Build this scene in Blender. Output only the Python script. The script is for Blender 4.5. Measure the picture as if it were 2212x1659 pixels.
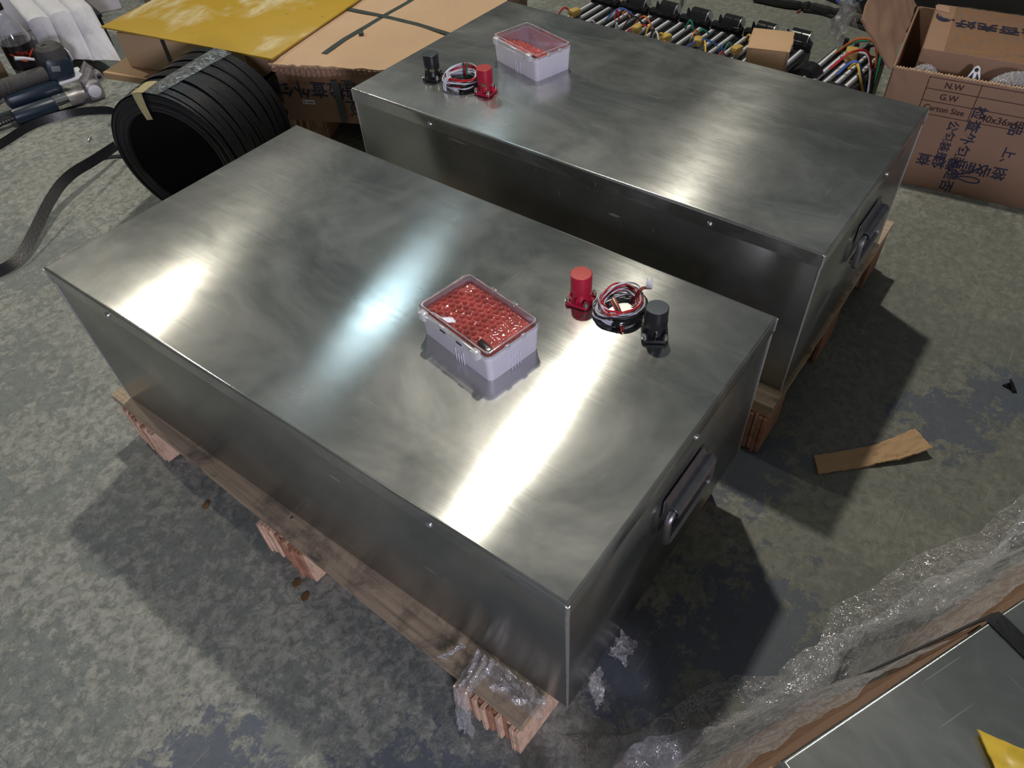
import bpy, bmesh, math, random
from mathutils import Vector, Matrix, noise as mnoise

for o in list(bpy.data.objects): bpy.data.objects.remove(o)
random.seed(7)
scene = bpy.context.scene
COL = scene.collection
PI = math.pi

# ------------------------------------------------------------------ camera
CAM = Vector((-0.2869, -0.1943, 1.1526))
RX = Vector((0.578934620799481, -0.8149543102844201, -0.026156777106637663))
RY = Vector((-0.6162788356338778, -0.4163423470534071, -0.668475464620664))   # image down
RZ = Vector((0.5338867872400601, 0.4031234577631345, -0.7432740922510224))    # forward
FPX, PCX, PCY = 1604.564, 1171.62, 841.12
cd = bpy.data.cameras.new('camera'); cam = bpy.data.objects.new('camera', cd); COL.objects.link(cam)
cd.sensor_width = 36; cd.sensor_fit = 'HORIZONTAL'; cd.lens = 36*FPX/2212
cd.shift_x = -(PCX-1106)/2212; cd.shift_y = (PCY-829.5)/2212
cd.clip_start = .02; cd.clip_end = 100
cam.matrix_world = Matrix((( RX.x, -RY.x, -RZ.x, CAM.x), (RX.y, -RY.y, -RZ.y, CAM.y), (RX.z, -RY.z, -RZ.z, CAM.z), (0,0,0,1)))
cd.dof.use_dof = True; cd.dof.focus_distance = 1.2; cd.dof.aperture_fstop = 24.0
scene.camera = cam

def at(u, v, z):                         # point at height z seen at photo pixel (u, v)
    d = RX*((u-PCX)/FPX) + RY*((v-PCY)/FPX) + RZ
    return CAM + d*((z-CAM.z)/d.z)

# ------------------------------------------------------------------ world, lamps, exposure
w = bpy.data.worlds.new('hall'); scene.world = w; w.use_nodes = True
w.node_tree.nodes['Background'].inputs[0].default_value = (.80, .90, .92, 1)
w.node_tree.nodes['Background'].inputs[1].default_value = .085
def lamp(name, loc, target, power, col, size, size_y=None, spread=PI):
    l = bpy.data.lights.new(name, 'AREA'); l.energy = power; l.color = col; l.size = size
    l.shape = 'DISK'
    if size_y: l.shape = 'RECTANGLE'; l.size_y = size_y
    l.spread = spread
    o = bpy.data.objects.new(name, l); COL.objects.link(o); o.location = loc
    o.rotation_euler = (Vector(target)-Vector(loc)).to_track_quat('-Z', 'Y').to_euler()
    return o
lamp('high_bay_lamp', (1.8, 1.38, 3.8), (1.5, 1.1, 0), 60, (1, .93, .78), .16)
lamp('high_bay_lamp', (.7, 5.7, 3.8), (.6, 3.6, 0), 50, (1, .93, .76), .15)
lamp('roof_light_panel', (3.1, 4.3, 4.6), (1.6, 2.0, 0), 8, (.66, .90, 1), .55, .40)
lamp('work_lamp', (-2.1, -2.7, 1.70), (.2, .2, .3), 68, (.90, .86, 1), .5)
vs = scene.view_settings
vs.view_transform = 'Standard'; vs.look = 'None'; vs.exposure = 0.3; vs.gamma = 1; vs.use_curve_mapping = False

# ------------------------------------------------------------------ materials
def newmat(name):
    m = bpy.data.materials.new(name); m.use_nodes = True
    nt = m.node_tree; b = nt.nodes['Principled BSDF']
    return m, nt, b
def N(nt, t, **kw):
    n = nt.nodes.new(t)
    for k, v in kw.items():
        if k in n.inputs.keys(): n.inputs[k].default_value = v
        else: setattr(n, k, v)
    return n
def L(nt, a, b): nt.links.new(a, b)
def ramp(nt, fac, stops):
    r = nt.nodes.new('ShaderNodeValToRGB'); L(nt, fac, r.inputs[0])
    e = r.color_ramp.elements
    while len(e) > 1: e.remove(e[-1])
    for i, (p, c) in enumerate(stops):
        if isinstance(c, (int, float)): c = (c, c, c)
        x = e[0] if i == 0 else e.new(p)
        x.position = p; x.color = (*c, 1)
    return r.outputs[0]
def mixc(nt, fac, a, b, mode='MIX'):
    m = nt.nodes.new('ShaderNodeMix'); m.data_type = 'RGBA'; m.blend_type = mode
    for s, v in ((0, fac), (6, a), (7, b)):
        if hasattr(v, 'default_value') or hasattr(v, 'links'): L(nt, v, m.inputs[s])
        else: m.inputs[s].default_value = v if not isinstance(v, tuple) else (*v, 1)
    return m.outputs[2]
def math_(nt, op, a, b=None):
    m = nt.nodes.new('ShaderNodeMath'); m.operation = op
    for s, v in ((0, a), (1, b)):
        if v is None: continue
        if hasattr(v, 'links'): L(nt, v, m.inputs[s])
        else: m.inputs[s].default_value = v
    return m.outputs[0]
def coord(nt, scale=(1,1,1), rot=(0,0,0), loc=(0,0,0), kind='Object'):
    tc = nt.nodes.new('ShaderNodeTexCoord'); mp = nt.nodes.new('ShaderNodeMapping')
    mp.inputs['Scale'].default_value = scale; mp.inputs['Rotation'].default_value = rot; mp.inputs['Location'].default_value = loc
    L(nt, tc.outputs[kind], mp.inputs[0]); return mp.outputs[0]
def nz(nt, vec, scale, detail=4, rough=.55, dist=0):
    n = nt.nodes.new('ShaderNodeTexNoise'); L(nt, vec, n.inputs['Vector'])
    n.inputs['Scale'].default_value = scale; n.inputs['Detail'].default_value = detail
    n.inputs['Roughness'].default_value = rough; n.inputs['Distortion'].default_value = dist
    return n.outputs[0]
def bump(nt, b, h, strength, dist=.002):
    n = nt.nodes.new('ShaderNodeBump'); n.inputs['Strength'].default_value = strength; n.inputs['Distance'].default_value = dist
    L(nt, h, n.inputs['Height']); L(nt, n.outputs[0], b.inputs['Normal'])

def plain(name, col, rough=.5, metal=0, var=.12, scale=30, bmp=0, coat=0, spec=.5):
    m, nt, b = newmat(name)
    b.inputs['Roughness'].default_value = rough; b.inputs['Metallic'].default_value = metal
    b.inputs['Coat Weight'].default_value = coat; b.inputs['Specular IOR Level'].default_value = spec
    n = nz(nt, coord(nt), scale, 5)
    c0 = tuple(x*(1-var) for x in col); c1 = tuple(min(1, x*(1+var)) for x in col)
    L(nt, ramp(nt, n, [(.3, c0), (.7, c1)]), b.inputs['Base Color'])
    if bmp: bump(nt, b, n, bmp)
    return m

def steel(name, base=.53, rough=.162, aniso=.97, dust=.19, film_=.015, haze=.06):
    m, nt, b = newmat(name)
    b.inputs['Metallic'].default_value = 1
    b.inputs['Anisotropic'].default_value = aniso
    g = nt.nodes.new('ShaderNodeNewGeometry')
    cr = nt.nodes.new('ShaderNodeVectorMath'); cr.operation = 'CROSS_PRODUCT'
    L(nt, g.outputs['Normal'], cr.inputs[0]); cr.inputs[1].default_value = (.05, 1, 0)
    nm = nt.nodes.new('ShaderNodeVectorMath'); nm.operation = 'NORMALIZE'; L(nt, cr.outputs[0], nm.inputs[0])
    L(nt, nm.outputs[0], b.inputs['Tangent'])
    v = coord(nt)
    big = nz(nt, v, 4.2, 5, .6, .6)
    mid = nz(nt, coord(nt, (1, .55, 1)), 17, 4, .6, .4)
    brush = nz(nt, coord(nt, (260, 6, 260)), 1.6, 3, .6)
    col = mixc(nt, ramp(nt, big, [(.35, 0), (.68, 1)]), (base*.82, base*.85, base*.83), (base*1.10, base*1.10, base*1.07))
    col = mixc(nt, ramp(nt, mid, [(.45, 0), (.75, .45)]), col, (base*.80, base*.80, base*.79))
    L(nt, col, b.inputs['Base Color'])
    r = math_(nt, 'ADD', math_(nt, 'MULTIPLY', ramp(nt, mid, [(.3, 0), (.75, 1)]), .05), rough-.035)
    r = math_(nt, 'ADD', r, math_(nt, 'MULTIPLY', brush, .05))
    L(nt, r, b.inputs['Roughness'])
    bump(nt, b, brush, .018, .001)
    h2 = nt.nodes.new('ShaderNodeBsdfPrincipled'); h2.inputs['Metallic'].default_value = 1; h2.inputs['Roughness'].default_value = .46
    L(nt, col, h2.inputs['Base Color'])
    mh = nt.nodes.new('ShaderNodeMixShader'); L(nt, b.outputs[0], mh.inputs[1]); L(nt, h2.outputs[0], mh.inputs[2])
    L(nt, math_(nt, 'ADD', math_(nt, 'MULTIPLY', ramp(nt, big, [(.35, 0), (.75, 1)]), .26), haze), mh.inputs[0])
    # smeared dust and fine scratches: a thin matt film on the metal
    d = nt.nodes.new('ShaderNodeBsdfDiffuse'); d.inputs[0].default_value = (.47, .49, .48, 1)
    smear = ramp(nt, nz(nt, coord(nt, (1.0, .45, 1), (0, 0, .5)), 7, 6, .66, 1.1), [(.44, 0), (.60, .5), (.78, 1)])
    scr = ramp(nt, nz(nt, coord(nt, (9, 420, 60), (0, 0, .7)), 1.0, 1, .4), [(.735, 0), (.76, 1)])
    scr2 = ramp(nt, nz(nt, coord(nt, (420, 11, 60), (0, 0, .15)), 1.0, 1, .4), [(.74, 0), (.765, 1)])
    gate = ramp(nt, nz(nt, v, 6, 2), [(.5, 0), (.62, 1)])
    s = math_(nt, 'MULTIPLY', math_(nt, 'MAXIMUM', scr, scr2), gate)
    f = math_(nt, 'ADD', math_(nt, 'MULTIPLY', smear, dust), math_(nt, 'MULTIPLY', s, .22))
    f = math_(nt, 'ADD', f, film_)
    mx = nt.nodes.new('ShaderNodeMixShader'); L(nt, f, mx.inputs[0]); L(nt, mh.outputs[0], mx.inputs[1]); L(nt, d.outputs[0], mx.inputs[2])
    L(nt, mx.outputs[0], nt.nodes['Material Output'].inputs[0])
    return m

def concrete():
    m, nt, b = newmat('painted_concrete')
    v = coord(nt)
    big = nz(nt, v, 2.1, 6, .62, .4)
    fine = nz(nt, v, 55, 9, .74, .5)
    grit = nz(nt, v, 260, 4, .7)
    base = ramp(nt, fine, [(.28, (.06, .064, .066)), (.43, (.205, .215, .20)), (.54, (.325, .333, .31)), (.74, (.47, .47, .43))])
    # worn blue-green floor paint left in patches, flaking away in ragged bits
    low = nz(nt, coord(nt, loc=(.13, .42, 0)), 2.6, 3, .5, .5)
    flake = nz(nt, v, 32, 10, .76, .35)
    area = math_(nt, 'ADD', low, math_(nt, 'MULTIPLY', math_(nt, 'SUBTRACT', flake, .5), 1.15))
    mask = ramp(nt, area, [(.515, 0), (.545, 1)])
    paint = mixc(nt, nz(nt, v, 5.5, 3), (.075, .10, .125), (.165, .20, .19))
    paint = mixc(nt, ramp(nt, grit, [(.50, 0), (.68, .6)]), paint, (.30, .30, .275))
    # deep navy remnants near the pallets
    tc = nt.nodes.new('ShaderNodeTexCoord')
    navy = None
    for (x, y, r) in ((.30, -.16, .21), (.62, .02, .20), (.92, -.28, .14), (.16, -.02, .16), (1.06, -.36, .13), (-.35, .40, .15), (-.2, .12, .18)):
        vm = nt.nodes.new('ShaderNodeVectorMath'); vm.operation = 'DISTANCE'
        L(nt, tc.outputs['Object'], vm.inputs[0]); vm.inputs[1].default_value = (x, y, 0)
        f = math_(nt, 'SUBTRACT', 1.0, math_(nt, 'DIVIDE', vm.outputs['Value'], r))
        navy = f if navy is None else math_(nt, 'MAXIMUM', navy, f)
    nav = math_(nt, 'ADD', navy, math_(nt, 'MULTIPLY', math_(nt, 'SUBTRACT', nz(nt, v, 24, 10, .76, .3), .5), 3.2))
    navm = ramp(nt, nav, [(.38, 0), (.5, 1)])
    c = mixc(nt, math_(nt, 'MULTIPLY', mask, .62), base, paint)
    
    coat = None
    for (x, y, r) in ((1.05, -.35, .95), (.35, -.55, .75), (2.3, .9, .9), (-.35, -.35, .5)):
        vm = nt.nodes.new('ShaderNodeVectorMath'); vm.operation = 'DISTANCE'
        L(nt, tc.outputs['Object'], vm.inputs[0]); vm.inputs[1].default_value = (x, y, 0)
        f = math_(nt, 'SUBTRACT', 1.0, math_(nt, 'DIVIDE', vm.outputs['Value'], r))
        coat = f if coat is None else math_(nt, 'MAXIMUM', coat, f)
    coat = math_(nt, 'ADD', coat, math_(nt, 'MULTIPLY', math_(nt, 'SUBTRACT', nz(nt, v, 9, 10, .72, .4), .5), 1.5))
    c = mixc(nt, math_(nt, 'MULTIPLY', ramp(nt, coat, [(.05, 0), (.35, 1)]), .62), c, mixc(nt, fine, (.085, .092, .083), (.215, .215, .175)))
    c = mixc(nt, math_(nt, 'MULTIPLY', navm, .85), c, mixc(nt, grit, (.05, .065, .125), (.12, .145, .19)))
    # dark rubbed marks and hairline scratches
    dk = ramp(nt, nz(nt, v, 38, 10, .8, .2), [(.55, 0), (.66, .7)])
    c = mixc(nt, dk, c, (.085, .09, .09))
    for rot, sc in ((.5, 1.0), (-.7, .8), (1.4, 1.2)):
        s = ramp(nt, nz(nt, coord(nt, (6*sc, 330*sc, 1), (0, 0, rot)), 1.0, 2, .5), [(.715, 0), (.735, .55)])
        c = mixc(nt, s, c, (.40, .39, .34))
    c = mixc(nt, ramp(nt, big, [(.35, .0), (.7, .30)]), c, (.20, .21, .18))
    L(nt, c, b.inputs['Base Color'])
    L(nt, ramp(nt, fine, [(.3, .42), (.7, .68)]), b.inputs['Roughness'])
    b.inputs['Specular IOR Level'].default_value = .35
    bump(nt, b, math_(nt, 'ADD', fine, math_(nt, 'MULTIPLY', grit, .4)), .35, .003)
    return m

def cardboard(name, col=(.46, .29, .18), axis=(4, 60, 60)):
    m, nt, b = newmat(name)
    v = coord(nt)
    st = nz(nt, coord(nt, axis), 1.2, 3)
    bl = nz(nt, v, 7, 5, .6)
    c = mixc(nt, bl, tuple(x*.88 for x in col), tuple(x*1.10 for x in col))
    c = mixc(nt, math_(nt, 'MULTIPLY', st, .25), c, tuple(x*.75 for x in col))
    sp = ramp(nt, nz(nt, v, 190, 3), [(.63, 0), (.72, .35)])
    c = mixc(nt, sp, c, tuple(x*.5 for x in col))
    L(nt, c, b.inputs['Base Color']); b.inputs['Roughness'].default_value = .72
    b.inputs['Specular IOR Level'].default_value = .25
    bump(nt, b, math_(nt, 'ADD', st, bl), .12, .002)
    return m

def wood(name, col=(.42, .30, .20), axis=(90, 3, 90), dirt=.6):
    m, nt, b = newmat(name)
    g = nz(nt, coord(nt, axis), 1.4, 6, .62, .35)
    v = coord(nt)
    c = ramp(nt, g, [(.25, tuple(x*.55 for x in col)), (.5, col), (.8, tuple(min(1, x*1.35) for x in col))])
    d = ramp(nt, nz(nt, v, 9, 9, .74, .4), [(.50, 0), (.66, dirt)])
    c = mixc(nt, d, c, (.07, .06, .055))
    L(nt, c, b.inputs['Base Color']); b.inputs['Roughness'].default_value = .75
    bump(nt, b, g, .4, .002)
    return m

def film(name, tint=(.9, .92, .95), clear=.74, rough=.10, crease=60, white=.25, bs=1.0):
    m, nt, b = newmat(name); nt.nodes.remove(b)
    t = nt.nodes.new('ShaderNodeBsdfTransparent'); t.inputs[0].default_value = (*tint, 1)
    g = nt.nodes.new('ShaderNodeBsdfGlossy'); g.inputs['Roughness'].default_value = rough; g.inputs[0].default_value = (1, 1, 1, 1)
    d = nt.nodes.new('ShaderNodeBsdfDiffuse'); d.inputs[0].default_value = (.85, .86, .9, 1)
    n = nz(nt, coord(nt, (1, 1, .6)), crease, 3, .6, 1.2)
    ridge = math_(nt, 'ABSOLUTE', math_(nt, 'SUBTRACT', n, .5))            # sharp crease lines
    fold = ramp(nt, ridge, [(0, 1), (.05, .25), (.2, 0)])
    bp = nt.nodes.new('ShaderNodeBump'); bp.inputs['Strength'].default_value = bs; bp.inputs['Distance'].default_value = .012
    L(nt, math_(nt, 'SUBTRACT', 1, ridge), bp.inputs['Height']); L(nt, bp.outputs[0], g.inputs['Normal'])
    a = nt.nodes.new('ShaderNodeMixShader'); a.inputs[0].default_value = white
    L(nt, g.outputs[0], a.inputs[1]); L(nt, d.outputs[0], a.inputs[2])
    lw = nt.nodes.new('ShaderNodeLayerWeight'); lw.inputs[0].default_value = .3; L(nt, bp.outputs[0], lw.inputs['Normal'])
    f = math_(nt, 'ADD', math_(nt, 'MULTIPLY', lw.outputs['Facing'], .35), math_(nt, 'MULTIPLY', fold, .30))
    f = math_(nt, 'MINIMUM', math_(nt, 'MAXIMUM', math_(nt, 'ADD', f, 1-clear-.14), .04), .9)
    mx = nt.nodes.new('ShaderNodeMixShader'); L(nt, f, mx.inputs[0]); L(nt, t.outputs[0], mx.inputs[1]); L(nt, a.outputs[0], mx.inputs[2])
    L(nt, mx.outputs[0], nt.nodes['Material Output'].inputs[0])
    return m

def clear_plastic(name, tint=(.96, .97, 1.0), f0=.06):
    m, nt, b = newmat(name); nt.nodes.remove(b)
    t = nt.nodes.new('ShaderNodeBsdfTransparent'); t.inputs[0].default_value = (*tint, 1)
    g = nt.nodes.new('ShaderNodeBsdfGlossy'); g.inputs['Roughness'].default_value = .05
    lw = nt.nodes.new('ShaderNodeLayerWeight'); lw.inputs[0].default_value = .3
    n = nz(nt, coord(nt), 25, 2)
    f = math_(nt, 'ADD', math_(nt, 'MULTIPLY', lw.outputs['Fresnel'], .8), math_(nt, 'MULTIPLY', n, f0))
    mx = nt.nodes.new('ShaderNodeMixShader'); L(nt, f, mx.inputs[0]); L(nt, t.outputs[0], mx.inputs[1]); L(nt, g.outputs[0], mx.inputs[2])
    L(nt, mx.outputs[0], nt.nodes['Material Output'].inputs[0])
    return m

M = {}
M['floor'] = concrete()
M['steel'] = steel('brushed_stainless')
M['steel_side'] = steel('brushed_stainless_shaded_side', .40, .22, .80, .04, .015, .05)  # same steel, base darkened to paint in the shaded look of the sides
M['seam'] = plain('glint_weld_metal', (.72, .72, .76), .45, 1, .1, 200)  # lighter than the chest steel, carries the painted corner glint
M['handle'] = plain('dull_handle_steel', (.36, .35, .38), .38, 1, .15, 60)
M['rivet'] = plain('aluminium_rivet', (.75, .75, .78), .28, 1, .1, 60)
M['bolt'] = plain('chromed_bolt', (.82, .80, .76), .18, 1, .1, 60)
M['wood'] = wood('pallet_plank_wood', (.40, .31, .22), (90, 3, 90), .92)
M['woodx'] = wood('pallet_cross_wood', (.50, .36, .22), (3, 90, 90), .3)
M['ply'] = wood('plywood_block', (.66, .45, .33), (120, 6, 30), .12)
M['plyred'] = wood('reddish_plywood', (.40, .20, .13), (120, 6, 30), .12)
M['fresh'] = wood('fresh_cut_wood', (.62, .44, .27), (60, 10, 60), .08)
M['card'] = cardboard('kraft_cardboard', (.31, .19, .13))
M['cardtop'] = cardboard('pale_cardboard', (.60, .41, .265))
M['cardraw'] = cardboard('torn_cardboard', (.40, .25, .18), (60, 60, 6))
M['cardsmall'] = cardboard('plain_mailer_cardboard', (.55, .36, .21))
M['cardin'] = cardboard('dark_inner_cardboard', (.50, .31, .20))
M['white'] = plain('white_abs', (.74, .72, .83), .42, 0, .02, 20)
M['clear'] = clear_plastic('clear_polycarbonate')
M['clearedge'] = film('clear_polycarbonate_rim', (.95, .95, .98), .66, .12, 8, .6, .05)
M['frost'] = film('frosted_plastic', (.95, .95, 1), .42, .2, 10, .8, .05)
M['redwrap'] = plain('red_bubble_wrap', (.70, .15, .13), .12, 0, .3, 60, .25, .8)
M['reddark'] = plain('red_module', (.42, .04, .05), .3, 0, .2, 40, .1, .3)
M['redpl'] = plain('red_anodised_plastic', (.44, .012, .045), .36, 0, .06, 40)
M['redcap'] = plain('red_turned_cap_face', (.52, .09, .085), .34, .25, .06, 40)
M['blkpl'] = plain('black_plastic', (.016, .017, .020), .36, 0, .15, 40)
M['blkcap'] = plain('black_turned_cap_face', (.085, .10, .115), .32, .3, .08, 40)
M['blackgloss'] = plain('gloss_black_plastic', (.012, .012, .014), .16, 0, .1, 40)
M['brass'] = plain('plated_contact', (.70, .62, .42), .25, 1, .1, 40)
M['wirew'] = plain('white_wire', (.62, .63, .74), .4, 0, .05)
M['wirer'] = plain('red_wire', (.50, .02, .03), .38, 0, .05)
M['wireb'] = plain('black_wire', (.014, .014, .016), .38, 0, .05)
M['wirey'] = plain('yellow_wire', (.72, .48, .06), .4, 0, .05)
M['wireg'] = plain('green_wire', (.02, .22, .14), .4, 0, .05)
M['wirebl'] = plain('blue_wire', (.06, .14, .48), .4, 0, .05)
M['wireo'] = plain('orange_wire', (.62, .16, .04), .4, 0, .05)
M['strap'] = plain('black_strapping', (.013, .0135, .017), .36, 0, .25, 150, .2)
M['strapin'] = plain('recess_black', (.003, .003, .004), .7, 0, .2, 30, 0, 0, .1)  # near black for the roll bore and the shade under the cardboard sheet
M['strapgreen'] = plain('dark_green_strapping', (.05, .065, .06), .45, 0, .15)
M['tape'] = film('clear_packing_tape', (.92, .92, .9), .90, .18, 40, .3, .3)
M['masking'] = plain('cream_masking_tape', (.46, .40, .22), .5, 0, .15, 60, .2)
M['tapebrown'] = film('brown_tinted_tape', (.97, .94, .89), 1.05, .16, 14, .1, .08)
M['film'] = film('stretch_film', (.95, .95, .97), .70, .12, 45, .5)
M['film2'] = film('stretch_film_wrap', (.97, .96, .95), .80, .12, 38, .5)
M['bubble'] = film('clear_bubble_wrap', (.85, .85, .88), .66, .12, 90, .5)
M['foam'] = plain('white_foam_sheet', (.66, .66, .72), .75, 0, .05, 120, .15)
M['paper'] = plain('white_paper', (.70, .68, .74), .7, 0, .03)
M['yellow'] = None
M['ink'] = plain('navy_print_ink', (.016, .02, .055), .6, 0, .2)
M['inkbrown'] = plain('dark_brown_print_ink', (.05, .022, .02), .6, 0, .2)
M['navy'] = plain('navy_tool_plastic', (.018, .032, .055), .36, 0, .15, 30)
M['grip'] = plain('grey_textured_grip', (.065, .062, .065), .65, 0, .35, 260, .6)
M['cast'] = plain('grey_cast_metal', (.34, .32, .33), .42, .6, .15, 60, .1)
M['chrome'] = plain('polished_chrome', (.85, .84, .82), .12, 1, .05)
M['screen'] = plain('lcd_grey', (.22, .25, .27), .3, 0, .1)
M['cola'] = plain('cola_liquid', (.012, .008, .008), .15, 0, .1)
M['pet'] = film('pet_bottle', (.90, .91, .95), .80, .08, 9, .5, .08)
M['label'] = plain('black_bottle_label', (.012, .010, .012), .3, 0, .1)
M['labelred'] = plain('red_label_print', (.72, .07, .03), .4, 0, .1)
M['silver'] = plain('silver_cell_strip', (.60, .61, .64), .3, .8, .15, 90)
M['capyel'] = plain('yellow_capacitor', (.52, .36, .10), .4, 0, .15)
M['bluebag'] = plain('blue_print', (.05, .09, .42), .4, 0, .2)
M['dark'] = plain('matt_black', (.006, .006, .006), .8, 0, .2)
M['nail'] = plain('steel_nail', (.45, .44, .42), .35, 1, .1)
M['yellowplastic'] = plain('translucent_yellow_plastic', (.75, .52, .06), .35, 0, .1, 12, .1)
M['tag'] = plain('white_tag_plastic', (.72, .74, .80), .4, 0, .03)

def yellow_board():
    m, nt, b = newmat('yellow_fibre_board')
    v = coord(nt)
    c = mixc(nt, nz(nt, v, 5, 4), (.44, .275, .02), (.56, .36, .035))
    dust = math_(nt, 'MULTIPLY', ramp(nt, nz(nt, coord(nt, (1, 1, 1), loc=(.16, .1, 0)), 4.5, 3, .5, .4), [(.50, 0), (.60, 1)]),
                 ramp(nt, nz(nt, coord(nt, (1, 3, 1), (0, 0, .4)), 9, 8, .7, .5), [(.38, 0), (.6, 1)]))
    c = mixc(nt, dust, c, (.70, .60, .36))
    spk = ramp(nt, nz(nt, v, 45, 4), [(.66, 0), (.72, .6)])
    c = mixc(nt, spk, c, (.20, .12, .03))
    L(nt, c, b.inputs['Base Color']); b.inputs['Roughness'].default_value = .38
    return m
M['yellow'] = yellow_board()

# ------------------------------------------------------------------ mesh helpers
class B:
    def __init__(s): s.bm = bmesh.new()
    def _merge(s, t, mx=None):
        me = bpy.data.meshes.new('t'); t.to_mesh(me); t.free()
        if mx is not None: me.transform(mx)
        s.bm.from_mesh(me); bpy.data.meshes.remove(me)
    def box(s, c, size, bevel=0, rot=None, seg=2):
        t = bmesh.new(); bmesh.ops.create_cube(t, size=1)
        bmesh.ops.scale(t, vec=size, verts=t.verts)
        if bevel: bmesh.ops.bevel(t, geom=list(t.edges), offset=bevel, segments=seg, profile=.5, affect='EDGES')
        mx = Matrix.Translation(Vector(c))
        if rot is not None: mx = mx @ (rot.to_4x4() if isinstance(rot, Matrix) else Matrix.Rotation(rot, 4, 'Z'))
        s._merge(t, mx); return s
    def rbox(s, c, size, r, seg=5, edge=0):          # box with rounded vertical corners
        pts = []
        hx, hy = size[0]/2-r, size[1]/2-r
        for q, (sx, sy) in enumerate(((1,1),(-1,1),(-1,-1),(1,-1))):
            for k in range(seg+1):
                a = PI/2*(q + k/seg); pts.append((sx*hx+r*math.cos(a), sy*hy+r*math.sin(a)))
        return s.prism(pts, c[2]-size[2]/2, c[2]+size[2]/2, off=(c[0], c[1]), edge=edge)
    def prism(s, poly, z0, z1, off=(0,0), mx=None, edge=0):
        t = bmesh.new()
        a = [t.verts.new((x+off[0], y+off[1], z0)) for x, y in poly]
        b = [t.verts.new((x+off[0], y+off[1], z1)) for x, y in poly]
        n = len(poly)
        for i in range(n): t.faces.new((a[i], a[(i+1) % n], b[(i+1) % n], b[i]))
        f0 = t.faces.new(a[::-1]); f1 = t.faces.new(b)
        if edge:
            bmesh.ops.bevel(t, geom=list(f1.edges), offset=edge, segments=3, profile=.5, affect='EDGES')
        bmesh.ops.recalc_face_normals(t, faces=t.faces)
        s._merge(t, mx); return s
    def tube(s, pts, r, seg=8, closed=False, flat=None):
        pts = [Vector(p) for p in pts]; n = len(pts); t = s.bm; rings = []
        up = Vector((0, 0, 1)); prev = None
        for i, p in enumerate(pts):
            a = pts[(i-1) % n] if (closed or i > 0) else p
            b = pts[(i+1) % n] if (closed or i < n-1) else p
            d = (b-a).normalized()
            if prev is None:
                u = d.cross(up)
                if u.length < 1e-3: u = d.cross(Vector((1, 0, 0)))
                u.normalize()
            else:
                u = (prev - d*prev.dot(d)).normalized()
            prev = u; v = d.cross(u)
            rr = r[i] if isinstance(r, (list, tuple)) else r
            rings.append([t.verts.new(p + u*math.cos(2*PI*k/seg)*rr + v*math.sin(2*PI*k/seg)*rr) for k in range(seg)])
        m = n if closed else n-1
        for i in range(m):
            A, Bq = rings[i], rings[(i+1) % n]
            for k in range(seg): t.faces.new((A[k], A[(k+1) % seg], Bq[(k+1) % seg], Bq[k]))
        if not closed:
            t.faces.new(rings[0][::-1]); t.faces.new(rings[-1])
        return s
    def ribbon(s, pts, width, thick, side=None):     # flat strap along a path; side = width directions
        pts = [Vector(p) for p in pts]; n = len(pts); t = s.bm; rings = []
        for i, p in enumerate(pts):
            d = (pts[min(i+1, n-1)]-pts[max(i-1, 0)]).normalized()
            sd = Vector(side[i] if isinstance(side, list) else side); sd = (sd-d*sd.dot(d)).normalized()
            nn = d.cross(sd).normalized()
            rings.append([t.verts.new(p+sd*width/2*a+nn*thick/2*b) for a, b in ((-1,-1),(1,-1),(1,1),(-1,1))])
        for i in range(n-1):
            for k in range(4): t.faces.new((rings[i][k], rings[i][(k+1) % 4], rings[i+1][(k+1) % 4], rings[i+1][k]))
        t.faces.new(rings[0][::-1]); t.faces.new(rings[-1]); return s
    def lathe(s, prof, seg=32, mx=None):
        t = bmesh.new(); rings = []
        for r, z in prof:
            if r < 1e-5: rings.append([t.verts.new((0, 0, z))])
            else: rings.append([t.verts.new((r*math.cos(2*PI*k/seg), r*math.sin(2*PI*k/seg), z)) for k in range(seg)])
        for A, C in zip(rings, rings[1:]):
            for k in range(seg):
                f = []
                for v in (A[k % len(A)], A[(k+1) % len(A)], C[(k+1) % len(C)], C[k % len(C)]):
                    if v not in f: f.append(v)
                if len(f) > 2: t.faces.new(f)
        if len(rings[0]) > 1: t.faces.new(rings[0][::-1])
        if len(rings[-1]) > 1: t.faces.new(rings[-1])
        bmesh.ops.recalc_face_normals(t, faces=t.faces)
        s._merge(t, mx); return s
    def grid(s, fn, nu, nv, thick=0):
        t = bmesh.new()
        V = [[t.verts.new(fn(i/nu, j/nv)) for j in range(nv+1)] for i in range(nu+1)]
        for i in range(nu):
            for j in range(nv): t.faces.new((V[i][j], V[i+1][j], V[i+1][j+1], V[i][j+1]))
        bmesh.ops.recalc_face_normals(t, faces=t.faces)
        if thick:
            bmesh.ops.solidify(t, geom=list(t.faces), thickness=thick)
        s._merge(t); return s
    def mesh(s, name, smooth=True):
        bmesh.ops.recalc_face_normals(s.bm, faces=s.bm.faces)
        me = bpy.data.meshes.new(name); s.bm.to_mesh(me); s.bm.free()
        if smooth:
            me.polygons.foreach_set('use_smooth', [True]*len(me.polygons)); me.set_sharp_from_angle(angle=math.radians(35))
        return me

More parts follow.
